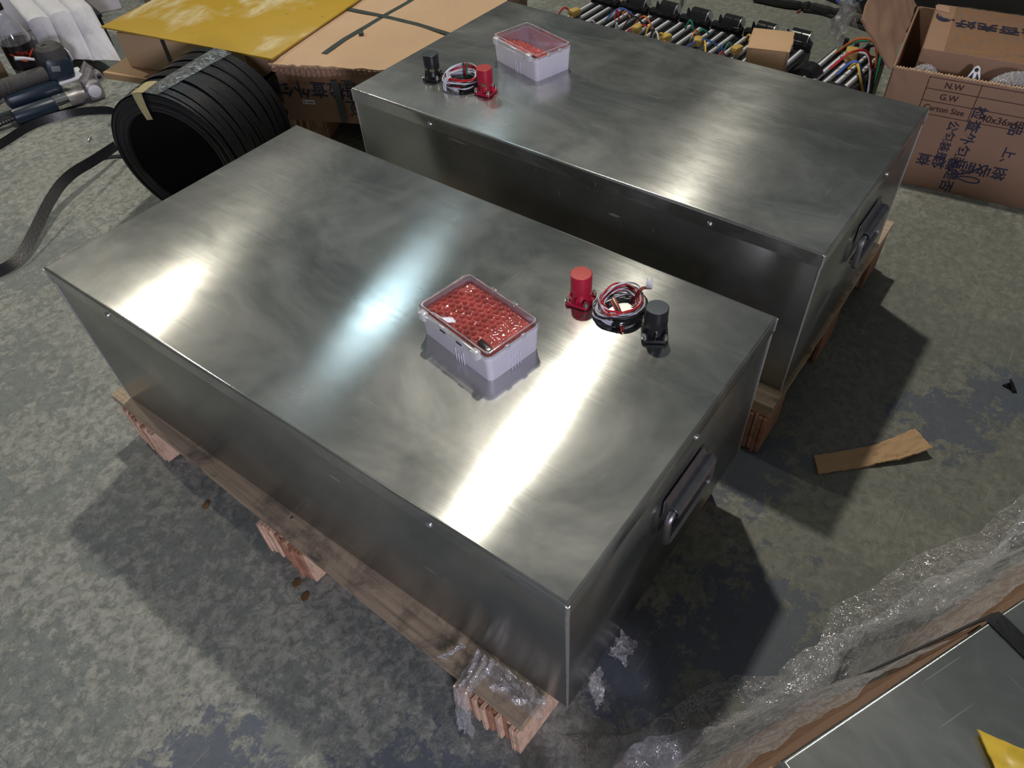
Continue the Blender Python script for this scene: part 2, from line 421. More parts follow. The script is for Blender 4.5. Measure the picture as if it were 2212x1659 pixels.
def link(name, me, mat, parent=None, label=None):
    o = bpy.data.objects.new(name, me); COL.objects.link(o)
    if me.materials: pass
    else: me.materials.append(mat)
    if parent is not None: o.parent = parent
    if label: o['label'] = label
    return o
def obj(name, b, mat, parent=None, label=None, world=False, smooth=True):
    me = b.mesh(name, smooth)
    if world and parent is not None: me.transform(wm(parent).inverted())
    return link(name, me, mat, parent, label)
def wm(o):
    m = Matrix.Translation(o.location) @ o.rotation_euler.to_matrix().to_4x4()
    return wm(o.parent) @ m if o.parent else m
def tag(o, label, cat, group=None, kind=None):
    o['label'] = label; o['category'] = cat
    if group: o['group'] = group
    if kind: o['kind'] = kind
    return o
def thing(name, label, cat, loc=(0,0,0), rz=0, group=None):
    o = bpy.data.objects.new(name, None); COL.objects.link(o); o.empty_display_size = .02
    o.location = loc; o.rotation_euler = (0, 0, rz); return tag(o, label, cat, group)
def copy_tree(o, parent=None):
    c = o.copy(); COL.objects.link(c); c.parent = parent
    for ch in list(o.children): copy_tree(ch, c)
    return c
def text_mesh(s, size, extrude=.0002):
    cu = bpy.data.curves.new('txt', 'FONT'); cu.body = s; cu.size = size; cu.align_x = 'CENTER'; cu.align_y = 'CENTER'
    cu.extrude = extrude; cu.offset = .012*size; cu.resolution_u = 3
    o = bpy.data.objects.new('txt', cu); COL.objects.link(o)
    dg = bpy.context.evaluated_depsgraph_get(); dg.update()
    me = bpy.data.meshes.new_from_object(o.evaluated_get(dg))
    bpy.data.objects.remove(o); return me
def printed(s, size, origin, ex, ey, ang, mat, parent, name='printed_text', bold=0):
    # text on a plane: origin (world), ex/ey plane axes (world), ang rotation in that plane
    ex = Vector(ex).normalized(); ey = Vector(ey).normalized(); n = ex.cross(ey)
    a = ex*math.cos(ang)+ey*math.sin(ang); b2 = -ex*math.sin(ang)+ey*math.cos(ang)
    o3 = Vector(origin)+n*.0006
    mx = Matrix(((a.x, b2.x, n.x, o3.x), (a.y, b2.y, n.y, o3.y), (a.z, b2.z, n.z, o3.z), (0,0,0,1)))
    me = text_mesh(s, size); me.transform(mx)
    if parent is not None: me.transform(wm(parent).inverted())
    me.materials.clear(); return link(name, me, mat, parent)
def fbm(p, sc, o=4): return mnoise.fractal(Vector(p)*sc, 1.0, 2.0, o)

# ------------------------------------------------------------------ floor
b = B(); b.box((.9, 2.0, -.05), (12.4, 14, .1))
fl = obj('floor', b, M['floor'], smooth=False); fl['kind'] = 'structure'; fl['label'] = 'grey concrete floor with worn blue and green paint'

for nm_, c_, s_ in (('wall_back', (7.0, 2.0, 1.9), (.2, 14, 4)), ('wall_left', (.5, 9.0, 1.9), (13.2, .2, 4))):
    b = B(); b.box(c_, s_); o = obj(nm_, b, plain('grey_plaster', (.22, .23, .22), .8, 0, .12, 3), smooth=False); o['kind'] = 'structure'
# ------------------------------------------------------------------ steel chests
W, LEN, H, LIP = .5307, 1.0, .312, .0275
def make_handle(parent, cx, zc):
    h = bpy.data.objects.new('handle', None); COL.objects.link(h); h.parent = parent; h.location = (cx, 0, zc); h.empty_display_size = .02
    h['label'] = 'folding steel carry handle with curled plate and rod loop'
    b = B(); b.box((0, -.0008, .018), (.112, .0018, .044), .0006); obj('back_plate', b, M['handle'], h)
    # curled plate: rolls over the upper rod
    prof = []
    for k in range(13):
        a = math.radians(175-230*k/12); prof.append((-.0125+.0105*math.cos(a)*1.0, .020+.0095*math.sin(a)))
    prof = [(-.0015, .040), (-.004, .034)] + [(-.013-.0095*math.cos(a_)*-1, .020+.0095*math.sin(a_)) for a_ in [math.radians(60+ (k*22)) for k in range(10)]]
    b = B(); b.grid(lambda u, v: Vector((-.052+.104*u, 0, 0)) + Vector((0, *prof[min(int(round(v*(len(prof)-1))), len(prof)-1)])), 1, len(prof)-1, .0018)
    obj('curled_plate', b, M['handle'], h)
    # rod loop
    pts = []
    x0, zt, zb, y = .063, .020, -.042, -.013
    def arc(cx_, cz_, a0, a1):
        for k in range(6):
            a = math.radians(a0+(a1-a0)*k/5); pts.append((cx_+.012*math.cos(a), y-.001*(1 if cz_ < 0 else 0), cz_+.012*math.sin(a)))
    arc(x0-.012, zt-.012, 90, 0); arc(x0-.012, zb+.012, 0, -90); arc(-x0+.012, zb+.012, -90, -180); arc(-x0+.012, zt-.012, 180, 90)
    b = B(); b.tube(pts, .0052, 10, True); obj('rod_loop', b, M['handle'], h)
    b = B(); b.box((0, -.0045, -.040), (.10, .007, .010), .002); obj('lower_stop', b, M['handle'], h)
    return h
def make_chest(label, loc, rz, rivs_x, rivs_y, hx):
    t = thing('steel_chest', label, 'metal box', loc, rz, 'brushed steel chests on pallets')
    ov = .0022
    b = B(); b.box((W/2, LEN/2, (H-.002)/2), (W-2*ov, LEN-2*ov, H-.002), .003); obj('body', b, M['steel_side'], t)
    # lid: pan with rounded top edge
    b = B()
    tt = bmesh.new()
    bmesh.ops.create_cube(tt, size=1); bmesh.ops.scale(tt, vec=(W, LEN, LIP), verts=tt.verts); bmesh.ops.translate(tt, vec=(W/2, LEN/2, H-LIP/2), verts=tt.verts)
    ed = [e for e in tt.edges if all(v.co.z > H-.001 for v in e.verts)]
    bmesh.ops.bevel(tt, geom=ed, offset=.0045, segments=4, profile=.5, affect='EDGES')
    ed = [e for e in tt.edges if abs(e.verts[0].co.z-e.verts[1].co.z) > LIP*.5]
    bmesh.ops.bevel(tt, geom=ed, offset=.0025, segments=3, profile=.5, affect='EDGES')
    bot = [f for f in tt.faces if f.normal.z < -.9 and f.calc_center_median().z < H-LIP+.002]
    bmesh.ops.delete(tt, geom=bot, context='FACES')
    b._merge(tt)
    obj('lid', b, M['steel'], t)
    # weld seams on the vertical corners; lighter metal paints in the corner glint
    for (x, y) in ((0, 0), (W, 0), (0, LEN)):
        sx = ov if x == 0 else W-ov; sy = ov if y == 0 else LEN-ov
        b = B(); b.tube([(sx+(.0008 if x == 0 else -.0008), sy+(.0008 if y == 0 else -.0008), z) for z in (.001, H*.5, H-LIP)], [.0014, .0021, .0028], 8); obj('corner_weld_glint', b, M['seam'], t)
        b = B(); b.tube([(x+(.0016 if x == 0 else -.0016), y+(.0016 if y == 0 else -.0016), z) for z in (H-LIP+.001, H-.004)], .0028, 8); obj('lid_corner_weld_glint', b, M['seam'], t)
    rb = B()
    rb.lathe([(0, .0035), (.0018, .0034), (.0042, .0022), (.005, .0008), (.005, 0), (0, 0)], 14)
    rm = rb.mesh('rivet')
    for y in rivs_x:
        o = link('rivet', rm, M['rivet'], t); o.location = (0, y, H-.019); o.rotation_euler = (0, -PI/2, 0)
    for x in rivs_y:
        o = link('rivet', rm, M['rivet'], t); o.location = (x, 0, H-.022); o.rotation_euler = (PI/2, 0, 0)
    make_handle(t, hx, .195)
    return t
chest1 = make_chest('brushed steel chest carrying the full red case, next to the film-wrapped chest', (0, 0, .12), 0, (.194, .837), (.29,), .272)
chest2 = make_chest('brushed steel chest standing between the strapped cartons and the marked open carton', (.681, -.0071, .135), .0051, (.19, .79), (.303,), .268)
chest1['group'] = chest2['group'] = 'matching brushed steel chests'

# ------------------------------------------------------------------ pallets
def make_block(parent, x, y, sx, sy, z0, z1, along='y', seed=0, mats=('ply', 'plyred')):
    # a laminated block: thin sheets glued side by side, ends uneven
    rnd = random.Random(seed); blk = bpy.data.objects.new('block', None); COL.objects.link(blk); blk.parent = parent
    blk.location = (x, y, 0); blk.empty_display_size = .02
    n = 14; run = (sy if along == 'y' else sx)/n
    for k in range(n):
        d = rnd.uniform(-.006, .006); zz = z0+rnd.uniform(0, .006)
        b = B()
        if along == 'y': b.box((d, -sy/2+run*(k+.5), (zz+z1)/2), (sx, run*.86, z1-zz), .0006, seg=1)
        else: b.box((-sx/2+run*(k+.5), d, (zz+z1)/2), (run*.86, sy, z1-zz), .0006, seg=1)
        obj('ply_strip', b, M[mats[1] if rnd.random() < .28 else mats[0]], blk, smooth=False)
    return blk
def make_pallet(label, loc, rz, top, lx, ly, seed):
    t = thing('wooden_pallet', label, 'pallet', loc, rz, 'wooden pallets')
    rnd = random.Random(seed); th = .016
    def plank(x0, x1, y0, y1, z0, z1, name, mat, wob=.0015):
        b = B(); nx = 2; ny = 24 if (y1-y0) > (x1-x0) else 3
        if (x1-x0) > (y1-y0): nx, ny = 24, 2
        def f(u, v, z, sgn): 
            e = wob*(fbm((u*7+seed, v*7, z*3), 2) if u in (0., 1.) or v in (0., 1.) else 0)
            return Vector((x0+(x1-x0)*u + (e if ny > nx else 0), y0+(y1-y0)*v + (e if nx > ny else 0), z))
        tt = bmesh.new(); G = []
        for z in (z0, z1): G.append([[tt.verts.new(f(i/nx, j/ny, z, 0)) for j in range(ny+1)] for i in range(nx+1)])
        for k in (0, 1):
            for i in range(nx):
                for j in range(ny): tt.faces.new((G[k][i][j], G[k][i+1][j], G[k][i+1][j+1], G[k][i][j+1]))
        for i in range(nx):
            for j in (0, ny): tt.faces.new((G[0][i][j], G[0][i+1][j], G[1][i+1][j], G[1][i][j]))
        for j in range(ny):
            for i in (0, nx): tt.faces.new((G[0][i][j], G[0][i][j+1], G[1][i][j+1], G[1][i][j]))
        b._merge(tt); return obj(name, b, M[mat], t, smooth=False)
    # top planks run along y
    n = 4; wd = .115; gap = (lx-n*wd)/(n-1)
    for i in range(n):
        x = i*(wd+gap); plank(x, x+wd, 0, ly, top-th, top, 'plank', 'wood')
    for y in (.002, ly/2-.05, ly-.102): plank(.004, lx-.004, y, y+.10, top-2*th, top-th-.0005, 'cross_board', 'woodx')
    bx = (.044, lx/2, lx-.044); by = (.062, ly/2+.01, ly-.062)
    k = 0
    for x in bx:
        for y in by:
            k += 1; make_block(t, x, y, .095, .118, .0005, top-2*th-.0005, 'y', seed*31+k)
    nm = B(); nm.lathe([(0, .0012), (.003, .001), (.0038, 0), (0, 0)], 10); nme = nm.mesh('nail_head')
    for i in range(n):
        for y in (.05, ly/2, ly-.05):
            o = link('nail_head', nme, M['nail'], t); o.location = (i*(wd+gap)+wd*rnd.uniform(.2, .35), y+rnd.uniform(-.02, .02), top-.0009)
    return t
make_pallet('stained wooden pallet with torn film on its corner, under the steel chest', (-.054, .041, 0), -.040, .1195, .56, .998, 3)
make_pallet('wooden pallet with pale end sticking out near the marked open carton', (.637, -.010, 0), .003, .1345, .668, 1.0, 5)

# ------------------------------------------------------------------ clear-lidded cases with red bubble-wrapped module
def make_case(label, loc, rz, full, clips_side):
    t = thing('instrument_case', label, 'plastic box', loc, rz, 'white cases with clear lids')
    sx, sy = .094, .143; hb = .0445; ht = .0535
    # body as an open tray with slightly tapered walls
    b = B()
    def ringpts(dx, dy, r, z, seg=5):
        out = []
        hx, hy = dx/2-r, dy/2-r
        for q, (qx, qy) in enumerate(((1,1),(-1,1),(-1,-1),(1,-1))):
            for k in range(seg+1):
                a = PI/2*(q+k/seg); out.append(Vector((sx/2+qx*hx+r*math.cos(a), sy/2+qy*hy+r*math.sin(a), z)))
        return out
    def skin(rings, capa=True, capb=True, bb=None):
        t_ = bb.bm; V = [[t_.verts.new(p) for p in r] for r in rings]
        n_ = len(V[0])
        for A, C in zip(V, V[1:]):
            for k in range(n_): t_.faces.new((A[k], A[(k+1) % n_], C[(k+1) % n_], C[k]))
        if capa: t_.faces.new(V[0][::-1])
        if capb: t_.faces.new(V[-1])
    skin([ringpts(sx-.006, sy-.006, .007, 0), ringpts(sx-.0045, sy-.0045, .008, .0012), ringpts(sx-.001, sy-.001, .008, hb-.008), ringpts(sx+.001, sy+.001, .009, hb-.006),
          ringpts(sx+.001, sy+.001, .009, hb), ringpts(sx-.004, sy-.004, .007, hb), ringpts(sx-.007, sy-.007, .006, .003)], True, True, b)
    body = obj('case_body', b, M['white'], t)
    # moulded arch detail on the long and short sides
    for (px_, py_, ax) in ((sx*.5, 0, 'x'), (0, sy*.42, 'y')):
        for dx in (-.008, -.0028, .0028, .008):
            b = B(); hh = .024 if abs(dx) > .005 else .016
            c = (px_+dx, -.0001, hh/2) if ax == 'x' else (-.0001, py_+dx, hh/2)
            b.box(c, (.0012, .0010, hh) if ax == 'x' else (.0010, .0012, hh), .0003, seg=1)
            obj('moulded_rib', b, M['white'], body)
    # lid: clear shell
    b = B()
    skin([ringpts(sx+.002, sy+.002, .009, hb+.0004), ringpts(sx+.002, sy+.002, .009, ht-.002), ringpts(sx, sy, .008, ht-.0006), ringpts(sx-.004, sy-.004, .007, ht)], False, True, b)
    lid = obj('clear_lid', b, M['clear'], t, 'clear plastic lid')
    b = B(); skin([ringpts(sx+.0026, sy+.0026, .0092, hb+.0002), ringpts(sx+.0026, sy+.0026, .0092, hb+.004), ringpts(sx-.001, sy-.001, .008, hb+.004), ringpts(sx-.001, sy-.001, .008, hb+.0002)], False, False, b)
    obj('lid_rim', b, M['clearedge'], lid)
    b = B(); skin([ringpts(sx-.003, sy-.003, .0075, ht+.0004), ringpts(sx-.008, sy-.008, .006, ht+.0004), ringpts(sx-.008, sy-.008, .006, ht-.0015)], False, False, b)
    obj('lid_ridge', b, M['clearedge'], lid)
    # long clasp / hinge bars on the left long side, small clips on the others
    b = B(); b.box((-.004, sy*.5, hb+.004), (.007, sy*.74, .009), .002)
    obj('hinge_bar', b, M['clearedge'], lid)
    for yy in (.13, .87):
        b = B(); b.box((-.0042, sy*yy, hb+.003), (.0105, .013, .0135), .0025); obj('hinge_knuckle', b, M['frost'], lid)
    for xx in (.35, .65):
        b = B(); b.box((sx*xx, -.0015, hb+.003), (.008, .004, .008), .0012); obj('snap_clip', b, M['clearedge'], lid)
        b = B(); b.box((sx+.0015, sy*xx, hb+.003), (.004, .012, .008), .0012); obj('snap_clip', b, M['clearedge'], lid)
    if full:
        for yy in (.33, .56):
            b = B(); b.box((-.0078, sy*yy, hb+.005), (.001, .011, .003), .0004, seg=1); obj('clasp_slot', b, M['blkpl'], lid)
    # red bubble-wrapped module inside
    w_ = thing('bubble_wrapped_module', 'red bubble-wrapped module inside the '+('case beside the wire coil' if full else 'case beyond the loose wire bundle'), 'module', (0, 0, 0))
    w_.location = loc; w_.rotation_euler = (0, 0, rz)
    z_top = .0458 if full else .036
    x0, x1, y0, y1 = .0055, sx-.0055, .0055, sy-.0055
    if not full: x1 = sx*.74
    def surf(u, v):
        x = x0+(x1-x0)*u; y = y0+(y1-y0)*v
        e = min(u, 1-u, v, 1-v); z = z_top
        if not full: z += .006*(1-u)-.012*u
        z -= .012*max(0, 1-e/.06)**2
        p = .0105; row = int((y/(p*.87))); xx = x+(p/2 if row % 2 else 0)
        fx = (xx/p) % 1-.5; fy = (y/(p*.87)) % 1-.5
        d = (fx*fx+fy*fy)
        amp = .0038 if v > .24 else .001
        if v > .86 and u > .7: amp = .001
        z += amp*max(0, 1-d/.17)**.5
        z += .0014*fbm((x*60, y*60, 3), 1, 3)
        return Vector((x, y, min(z, ht-.0025)))
    b = B(); b.grid(surf, 80, 120); obj('bubble_wrap', b, M['redwrap'], w_)
    b = B(); b.box(((x0+x1)/2, (y0+y1)/2, (.0035+z_top-.014)/2), (x1-x0-.004, y1-y0-.004, z_top-.0175), .003); obj('module_body', b, M['reddark'], w_)
    b = B(); b.box((x0+.008, y0+.014, z_top+.0028), (.009, .026, .005), .002, rot=-.1); obj('black_plug', b, M['blkpl'], w_)
    b = B(); b.lathe([(0, .007), (.003, .0066), (.0045, .005), (.0045, 0), (0, 0)], 16, Matrix.Translation((x0+.006, y0+.006, z_top-.001))); obj('plug_ring', b, M['bolt'], w_)
    return t
make_case('white case with clear lid packed full of red bubble wrap', (.199, .2575, .432), -.172, True, 0)
make_case('white case with clear lid only half filled with red bubble wrap', (.896, .683, .447), -.262, False, 0)

# ------------------------------------------------------------------ battery connectors
def make_connector(name, label, loc, rz, m_body, m_cap, open_slot):
    t = thing(name, label, 'connector', loc, rz, 'panel connectors on the chests')
    b = B(); b.rbox((0, 0, .0042), (.037, .037, .0045), .006, 5, .0008); fl_ = obj('flange', b, m_body, t)
    b = B(); b.lathe([(.0125, .006), (.0125, .011), (.0118, .012), (.0118, .020), (.0128, .0205), (.0128, .024), (0, .024)], 32); obj('collar', b, m_body, t)
    for a in (45, 135, 225, 315):                       # webs from flange up to collar
        r = math.radians(a); b = B()
        b.box((.0135*math.cos(r+PI/4), .0135*math.sin(r+PI/4), .0105), (.007, .0022, .010), .0005, rot=r+PI/4, seg=1); obj('web', b, m_body, t)
    b = B(); b.lathe([(.0150, .0215), (.0156, .0225), (.0158, .034), (.0158, .0508), (.0150, .0515), (.0145, .0516)], 40); cap = obj('cap', b, m_body, t)
    b = B(); b.lathe([(0, .0519), (.0148, .0517), (.0150, .0514), (.0150, .0505), (0, .0505)], 40); obj('cap_face', b, m_cap, cap)
    for k in range(7):
        a = math.radians(-60+k*9-90); b = B(); b.box((.0157*math.cos(a), .0157*math.sin(a), .029), (.0010, .0010, .010), 0, rot=a); obj('grip_rib', b, m_body, cap)
    if open_slot:
        b = B(); b.box((-.0148, -.006, .0235), (.003, .010, .006), .0008); obj('latch_window', b, M['brass'], t)
    for sx_ in (-1, 1):
        for sy_ in (-1, 1):
            bo = bpy.data.objects.new('bolt', None); COL.objects.link(bo); bo.parent = t; bo.location = (sx_*.0142, sy_*.0142, .0065); bo.empty_display_size = .005
            b = B(); b.lathe([(0, 0), (.0042, 0), (.0042, .0012), (.0036, .0016), (.0036, .0022), (.0040, .0026), (.0040, .0030), (.0033, .0034), (.0033, .0066), (.0030, .0070), (.0020, .0070), (.0019, .0056), (0, .0056)], 18); obj('bolt_head', b, M['bolt'], bo)
            b = B(); b.lathe([(0, -.009), (.0020, -.009), (.0020, 0), (0, 0)], 10); 
            b2 = B(); b2.lathe([(0, -.0062), (.0019, -.0062), (.0019, 0), (0, 0)], 10); obj('bolt_shank', b2, M['bolt'], bo)
    return t
Z1, Z2 = .432, .447
make_connector('plug_socket', 'upright red plug socket with bolts on the chest, beside the full red case', (.4035, .2505, Z1), .15, M['redpl'], M['redcap'], False)
make_connector('plug_socket', 'upright black plug socket with bolts, beside the white wire connector', (.4005, .1265, Z1), .55, M['blkpl'], M['blkcap'], False)
make_connector('plug_socket', 'red plug socket with a brass latch window, beside the half filled red case', (.8075, .744, Z2), .12, M['redpl'], M['redcap'], True)
make_connector('plug_socket', 'black plug socket with a brass latch window, nearest the strapped carton', (.799, .876, Z2), .35, M['blkpl'], M['blkcap'], True)

# ------------------------------------------------------------------ wire coils
def make_coil(label, loc, rz, rx, ry, seed, conn):
    t = thing('wire_coil', label, 'wire coil', loc, rz, 'coils of thin wire')
    rnd = random.Random(seed)
    def loop(mat, name, dr, dz, tiltx, tilty, ox=0, oy=0, r=.00125):
        pts = []; ph = rnd.uniform(0, 6)
        for k in range(48):
            a = 2*PI*k/48; wob = .0016*math.sin(3*a+ph)+.001*math.sin(5*a+2*ph)
            x = (rx+dr+wob)*math.cos(a)+ox; y = (ry+dr+wob)*math.sin(a)+oy
            z = max(dz + tiltx*x + tilty*y + .002*math.sin(2*a+ph), r*1.02)
            pts.append((x, y, z))
        b = B(); b.tube(pts, r, 6, True); return obj(name, b, M[mat], t)
    for k in range(13):
        loop('wirew', 'white_wire', rnd.uniform(-.007, .006), rnd.uniform(.004, .021), rnd.uniform(-.08, .08), rnd.uniform(-.08, .08), rnd.uniform(-.003, .003), rnd.uniform(-.003, .003), .0014)
    for k in range(3): loop('wirer', 'red_wire', rnd.uniform(-.007, .004), rnd.uniform(.010, .022), rnd.uniform(-.1, .1), rnd.uniform(-.1, .1), 0, 0, .0014)
    for k in range(4): loop('wireb', 'black_wire', rnd.uniform(-.006, .006), rnd.uniform(.004, .020), rnd.uniform(-.1, .1), rnd.uniform(-.1, .1), 0, 0, .0014)
    # black sleeve around part of the bundle
    pts = [(rx*math.cos(a), ry*math.sin(a), .0085) for a in [math.radians(195+k*9) for k in range(10)]]
    b = B(); b.tube(pts, [.006, .0078, .0082, .008, .0082, .008, .0082, .0078, .007, .005], 12); obj('black_sleeve', b, M['blackgloss'], t)
    if conn:
        # free end rising to a small white plug
        cl = Vector(conn)
        for k, mt in enumerate(('wirer', 'wireb', 'wirer', 'wirew')):
            s0 = Vector((rx*.55+k*.004-.006, -ry*.35+k*.003, .006)); e0 = cl-Vector((.004, 0, .004))+Vector((.0012*k, -.0012*k, 0))
            pts = [s0.lerp(e0, q)+Vector((0, 0, .010*math.sin(PI*q))) for q in [i/8 for i in range(9)]]
            b = B(); b.tube(pts, .0011, 6); obj('lead_wire', b, M[mt], t)
        pl = bpy.data.objects.new('white_plug', None); COL.objects.link(pl); pl.parent = t; pl.location = cl; pl.rotation_euler = (0, -.5, .5); pl.empty_display_size = .005
        b = B(); b.box((0, 0, 0), (.013, .009, .0055), .0008); obj('plug_body', b, M['wirew'], pl)
        for s in (-1, 1):
            b = B(); b.box((.008, s*.003, 0), (.004, .0018, .004), .0004, seg=1); obj('plug_prong', b, M['wirew'], pl)
        # tied-off bunch hanging over the sleeve
        for k, mt in enumerate(('wirer', 'wireb', 'brass', 'wirer')):
            pts = [(-.012+.003*k, .010, .022), (-.022+.003*k, -.004, .020), (-.032+.003*k, -.018, .012), (-.040+.002*k, -.026, .003)]
            b = B(); b.tube([Vector(p) for p in pts], .0013, 6); obj('cut_end', b, M[mt], t)
    else:
        for k, (a, mt) in enumerate(((150, 'wirew'), (158, 'wirew'), (20, 'wirer'), (28, 'wireb'), (12, 'wireg'))):
            r = math.radians(a); c, s = math.cos(r), math.sin(r)
            pts = [((rx+q)*c, (ry+q)*s, z) for q, z in ((-.009, .004), (-.010, .014), (-.004, .0265), (.004, .0255), (.011, .015), (.012, .003))]
            b = B(); b.tube(pts, .0016, 6); obj('tie_wire', b, M[mt], t)
        b = B(); b.lathe([(0, 0), (.006, 0), (.0066, .002), (.006, .005), (.003, .006), (0, .006)], 18, Matrix.Translation((-.036, -.016, 0))); obj('black_grommet', b, M['blackgloss'], t)
    return t
make_coil('coil of white, red and black wires with a raised white plug', (.418, .192, Z1), .0, .036, .030, 11, (.040, -.022, .030))
make_coil('bundle of white wires tied into a ring beside the red plug with a brass window', (.812, .806, Z2), .2, .036, .032, 21, None)

# ------------------------------------------------------------------ stretch film scraps at the pallet corner
def scrap(name, label, quad, nu, nv, amp, seed, mat, cat, knee=None, group=None):
    p00, p10, p11, p01 = [Vector(q) for q in quad]
    base = (p00+p10+p11+p01)/4; base.z = min(p.z for p in (p00, p10, p11, p01))
    def f(u, v):
        a_, b_ = p00.lerp(p10, u), p01.lerp(p11, u); p = a_.lerp(b_, v); e = 1.0
        if knee:
            k_ = Vector((knee[0], a_.lerp(b_, .4).y, knee[1])); p = a_.lerp(k_, v/.4) if v < .4 else k_.lerp(b_, (v-.4)/.6); e = .55
        d = Vector((fbm((u*5+seed, v*5, 0), 1), fbm((u*5+seed, v*5, 9), 1), fbm((u*6+seed, v*6, 17), 1)))*amp*e
        d += Vector((0, 0, amp*e*.7*math.sin(u*17+3*math.sin(v*5+seed))))
        q = p+d; q.z = max(q.z, .0015); return q
    b = B(); b.grid(f, nu, nv)
    me = b.mesh(name); me.transform(Matrix.Translation(-base))
    o = link(name, me, mat); o.location = base
    return tag(o, label, cat, group)
scrap('stretch_film_scrap', 'crumpled clear film hanging down over the stained pallet corner', [(-.008, .150, .132), (-.008, .118, .131), (-.080, .112, .016), (-.084, .138, .014)], 14, 40, .007, 3, M['film'], 'plastic film', (-.066, .131))
scrap('stretch_film_scrap', 'clear film lying flat along the pallet plank at the chest weld', [(-.004, .128, .127), (-.004, .030, .126), (-.032, .022, .128), (-.040, .112, .127)], 40, 14, .005, 8, M['film'], 'plastic film')
scrap('stretch_film_scrap', 'thin twist of clear film curled on the stained pallet plank', [(-.012, .176, .128), (-.012, .166, .129), (-.046, .190, .128), (-.044, .178, .128)], 8, 26, .004, 13, M['film'], 'plastic film')
scrap('stretch_film_scrap', 'clear film flap poking out under the handle end of the chest', [(.050, -.001, .118), (.078, -.001, .118), (.066, -.020, .052), (.044, -.018, .050)], 16, 24, .006, 22, M['film'], 'plastic film')
scrap('stretch_film_scrap', 'curled clear film loop under the handle end of the chest, away from the weld', [(.100, -.001, .118), (.135, -.001, .118), (.150, -.022, .082), (.112, -.024, .080)], 18, 20, .008, 29, M['film'], 'plastic film')

# ------------------------------------------------------------------ cardboard scrap, bracket, floor bits
def strip_scrap():
    p = [at(1758, 985, .004), at(1890, 962, .006), at(1975, 928, .016), at(2012, 974, .012), at(1950, 992, .008), at(1768, 1024, .004)]
    a, bq = (p[0]+p[5])/2, (p[2]+p[3])/2
    base = (a+bq)/2; base.z = 0
    up = [p[0], p[0].lerp(p[1], .5), p[1], p[1].lerp(p[2], .5), p[2]]
    dn = [p[5], p[5].lerp(p[4], .35), p[5].lerp(p[4], .7), p[4], p[3]]
    def f(u, v):
        k = min(int(u*4), 3); q = u*4-k
        x = up[k].lerp(up[k+1], q).lerp(dn[k].lerp(dn[k+1], q), v)
        z = .006 + .020*max(0, u-.4)*1.2 + .0035*fbm((u*9, v*5, 2), 1)*(1 if u > .4 else .35)
        if u in (0., 1.) or v in (0., 1.): x = x+Vector((fbm((u*20, v*20, 1), 1), fbm((u*20, v*20, 5), 1), 0))*.002
        return Vector((x.x, x.y, z))-base
    b = B(); b.grid(f, 48, 14, .0035)
    o = obj('cardboard_scrap', b, M['cardsmall']); o.location = base
    tag(o, 'torn strip of creased cardboard lying on the bare floor', 'cardboard')
strip_scrap()
t = thing('plastic_bracket', 'small black folded corner protector lying on the open floor', 'bracket', at(2181, 838, 0), .4)
b = B(); b.prism([(-.014, -.010), (.016, -.008), (.003, .014)], 0, .004); obj('base_wing', b, M['blackgloss'], t)
b = B(); b.prism([(-.014, 0), (.016, 0), (.004, .022)], -.002, .002, mx=Matrix.Translation((0, -.004, .001)) @ Matrix.Rotation(1.1, 4, 'X')); obj('upright_wing', b, M['blackgloss'], t)
for (u, v, lab, m) in ((446, 1091, 'small brown leaf fragment beside the pallet end block', 'capyel'), (642, 1259, 'brown leaf fragment near the splintered middle block', 'capyel'), (660, 1289, 'brown leaf fragment on the floor off the splintered middle block', 'capyel')):
    pos = at(u, v, 0); b = B(); b.prism([(-.009, -.004), (-.002, -.007), (.007, -.003), (.009, .003), (.001, .006), (-.007, .004)], .0003, .0018); o = obj('leaf_fragment', b, plain('dead_leaf', (.16, .09, .03), .7, 0, .3)); o.location = pos; tag(o, lab, 'leaf')
t = thing('loose_screw', 'small shiny screw on the floor between strap loop and strap roll', 'screw', at(196, 302, 0), .5)
b = B(); b.lathe([(0, 0), (.006, 0), (.0062, .002), (.004, .005), (0, .006)], 14, Matrix.Translation((0, 0, .0055)) @ Matrix.Rotation(PI/2, 4, 'Y')); obj('screw_head', b, M['bolt'], t)
b = B(); b.tube([(-.014, 0, .0035), (.001, 0, .0055)], .0025, 8); obj('screw_shank', b, M['bolt'], t)

# ------------------------------------------------------------------ wrapped chest beside the camera
c0 = Vector((-.014, -.238, 0)); e = Vector((.899, -.438, 0)).normalized(); nrm = Vector((.438, .899, 0)).normalized()   # nrm points to the open floor
ang3 = math.atan2(e.y, e.x)
t3 = thing('wrapped_steel_chest', 'film-wrapped steel chest with black strap, beside the bare painted floor', 'metal box', c0, ang3)
H3 = .432
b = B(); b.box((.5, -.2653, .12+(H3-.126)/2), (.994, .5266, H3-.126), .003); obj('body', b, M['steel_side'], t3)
b = B(); tt = bmesh.new(); bmesh.ops.create_cube(tt, size=1); bmesh.ops.scale(tt, vec=(1.0, .5307, .0275), verts=tt.verts); bmesh.ops.translate(tt, vec=(.5, -.2653, H3-.01375), verts=tt.verts)
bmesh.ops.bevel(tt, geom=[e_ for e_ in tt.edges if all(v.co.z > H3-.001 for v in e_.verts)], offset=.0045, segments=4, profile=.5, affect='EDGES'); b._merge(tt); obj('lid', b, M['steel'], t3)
def loc3(s, o, z): return c0 + e*s + nrm*o + Vector((0, 0, z))
pl3 = make_pallet('wooden pallet hidden under the film-wrapped steel chest', loc3(0, .075, 0), ang3-PI/2, .1185, .66, 1.0, 9)
pl3.location = loc3(.0, .004, 0); pl3.rotation_euler = (0, 0, ang3-PI/2)
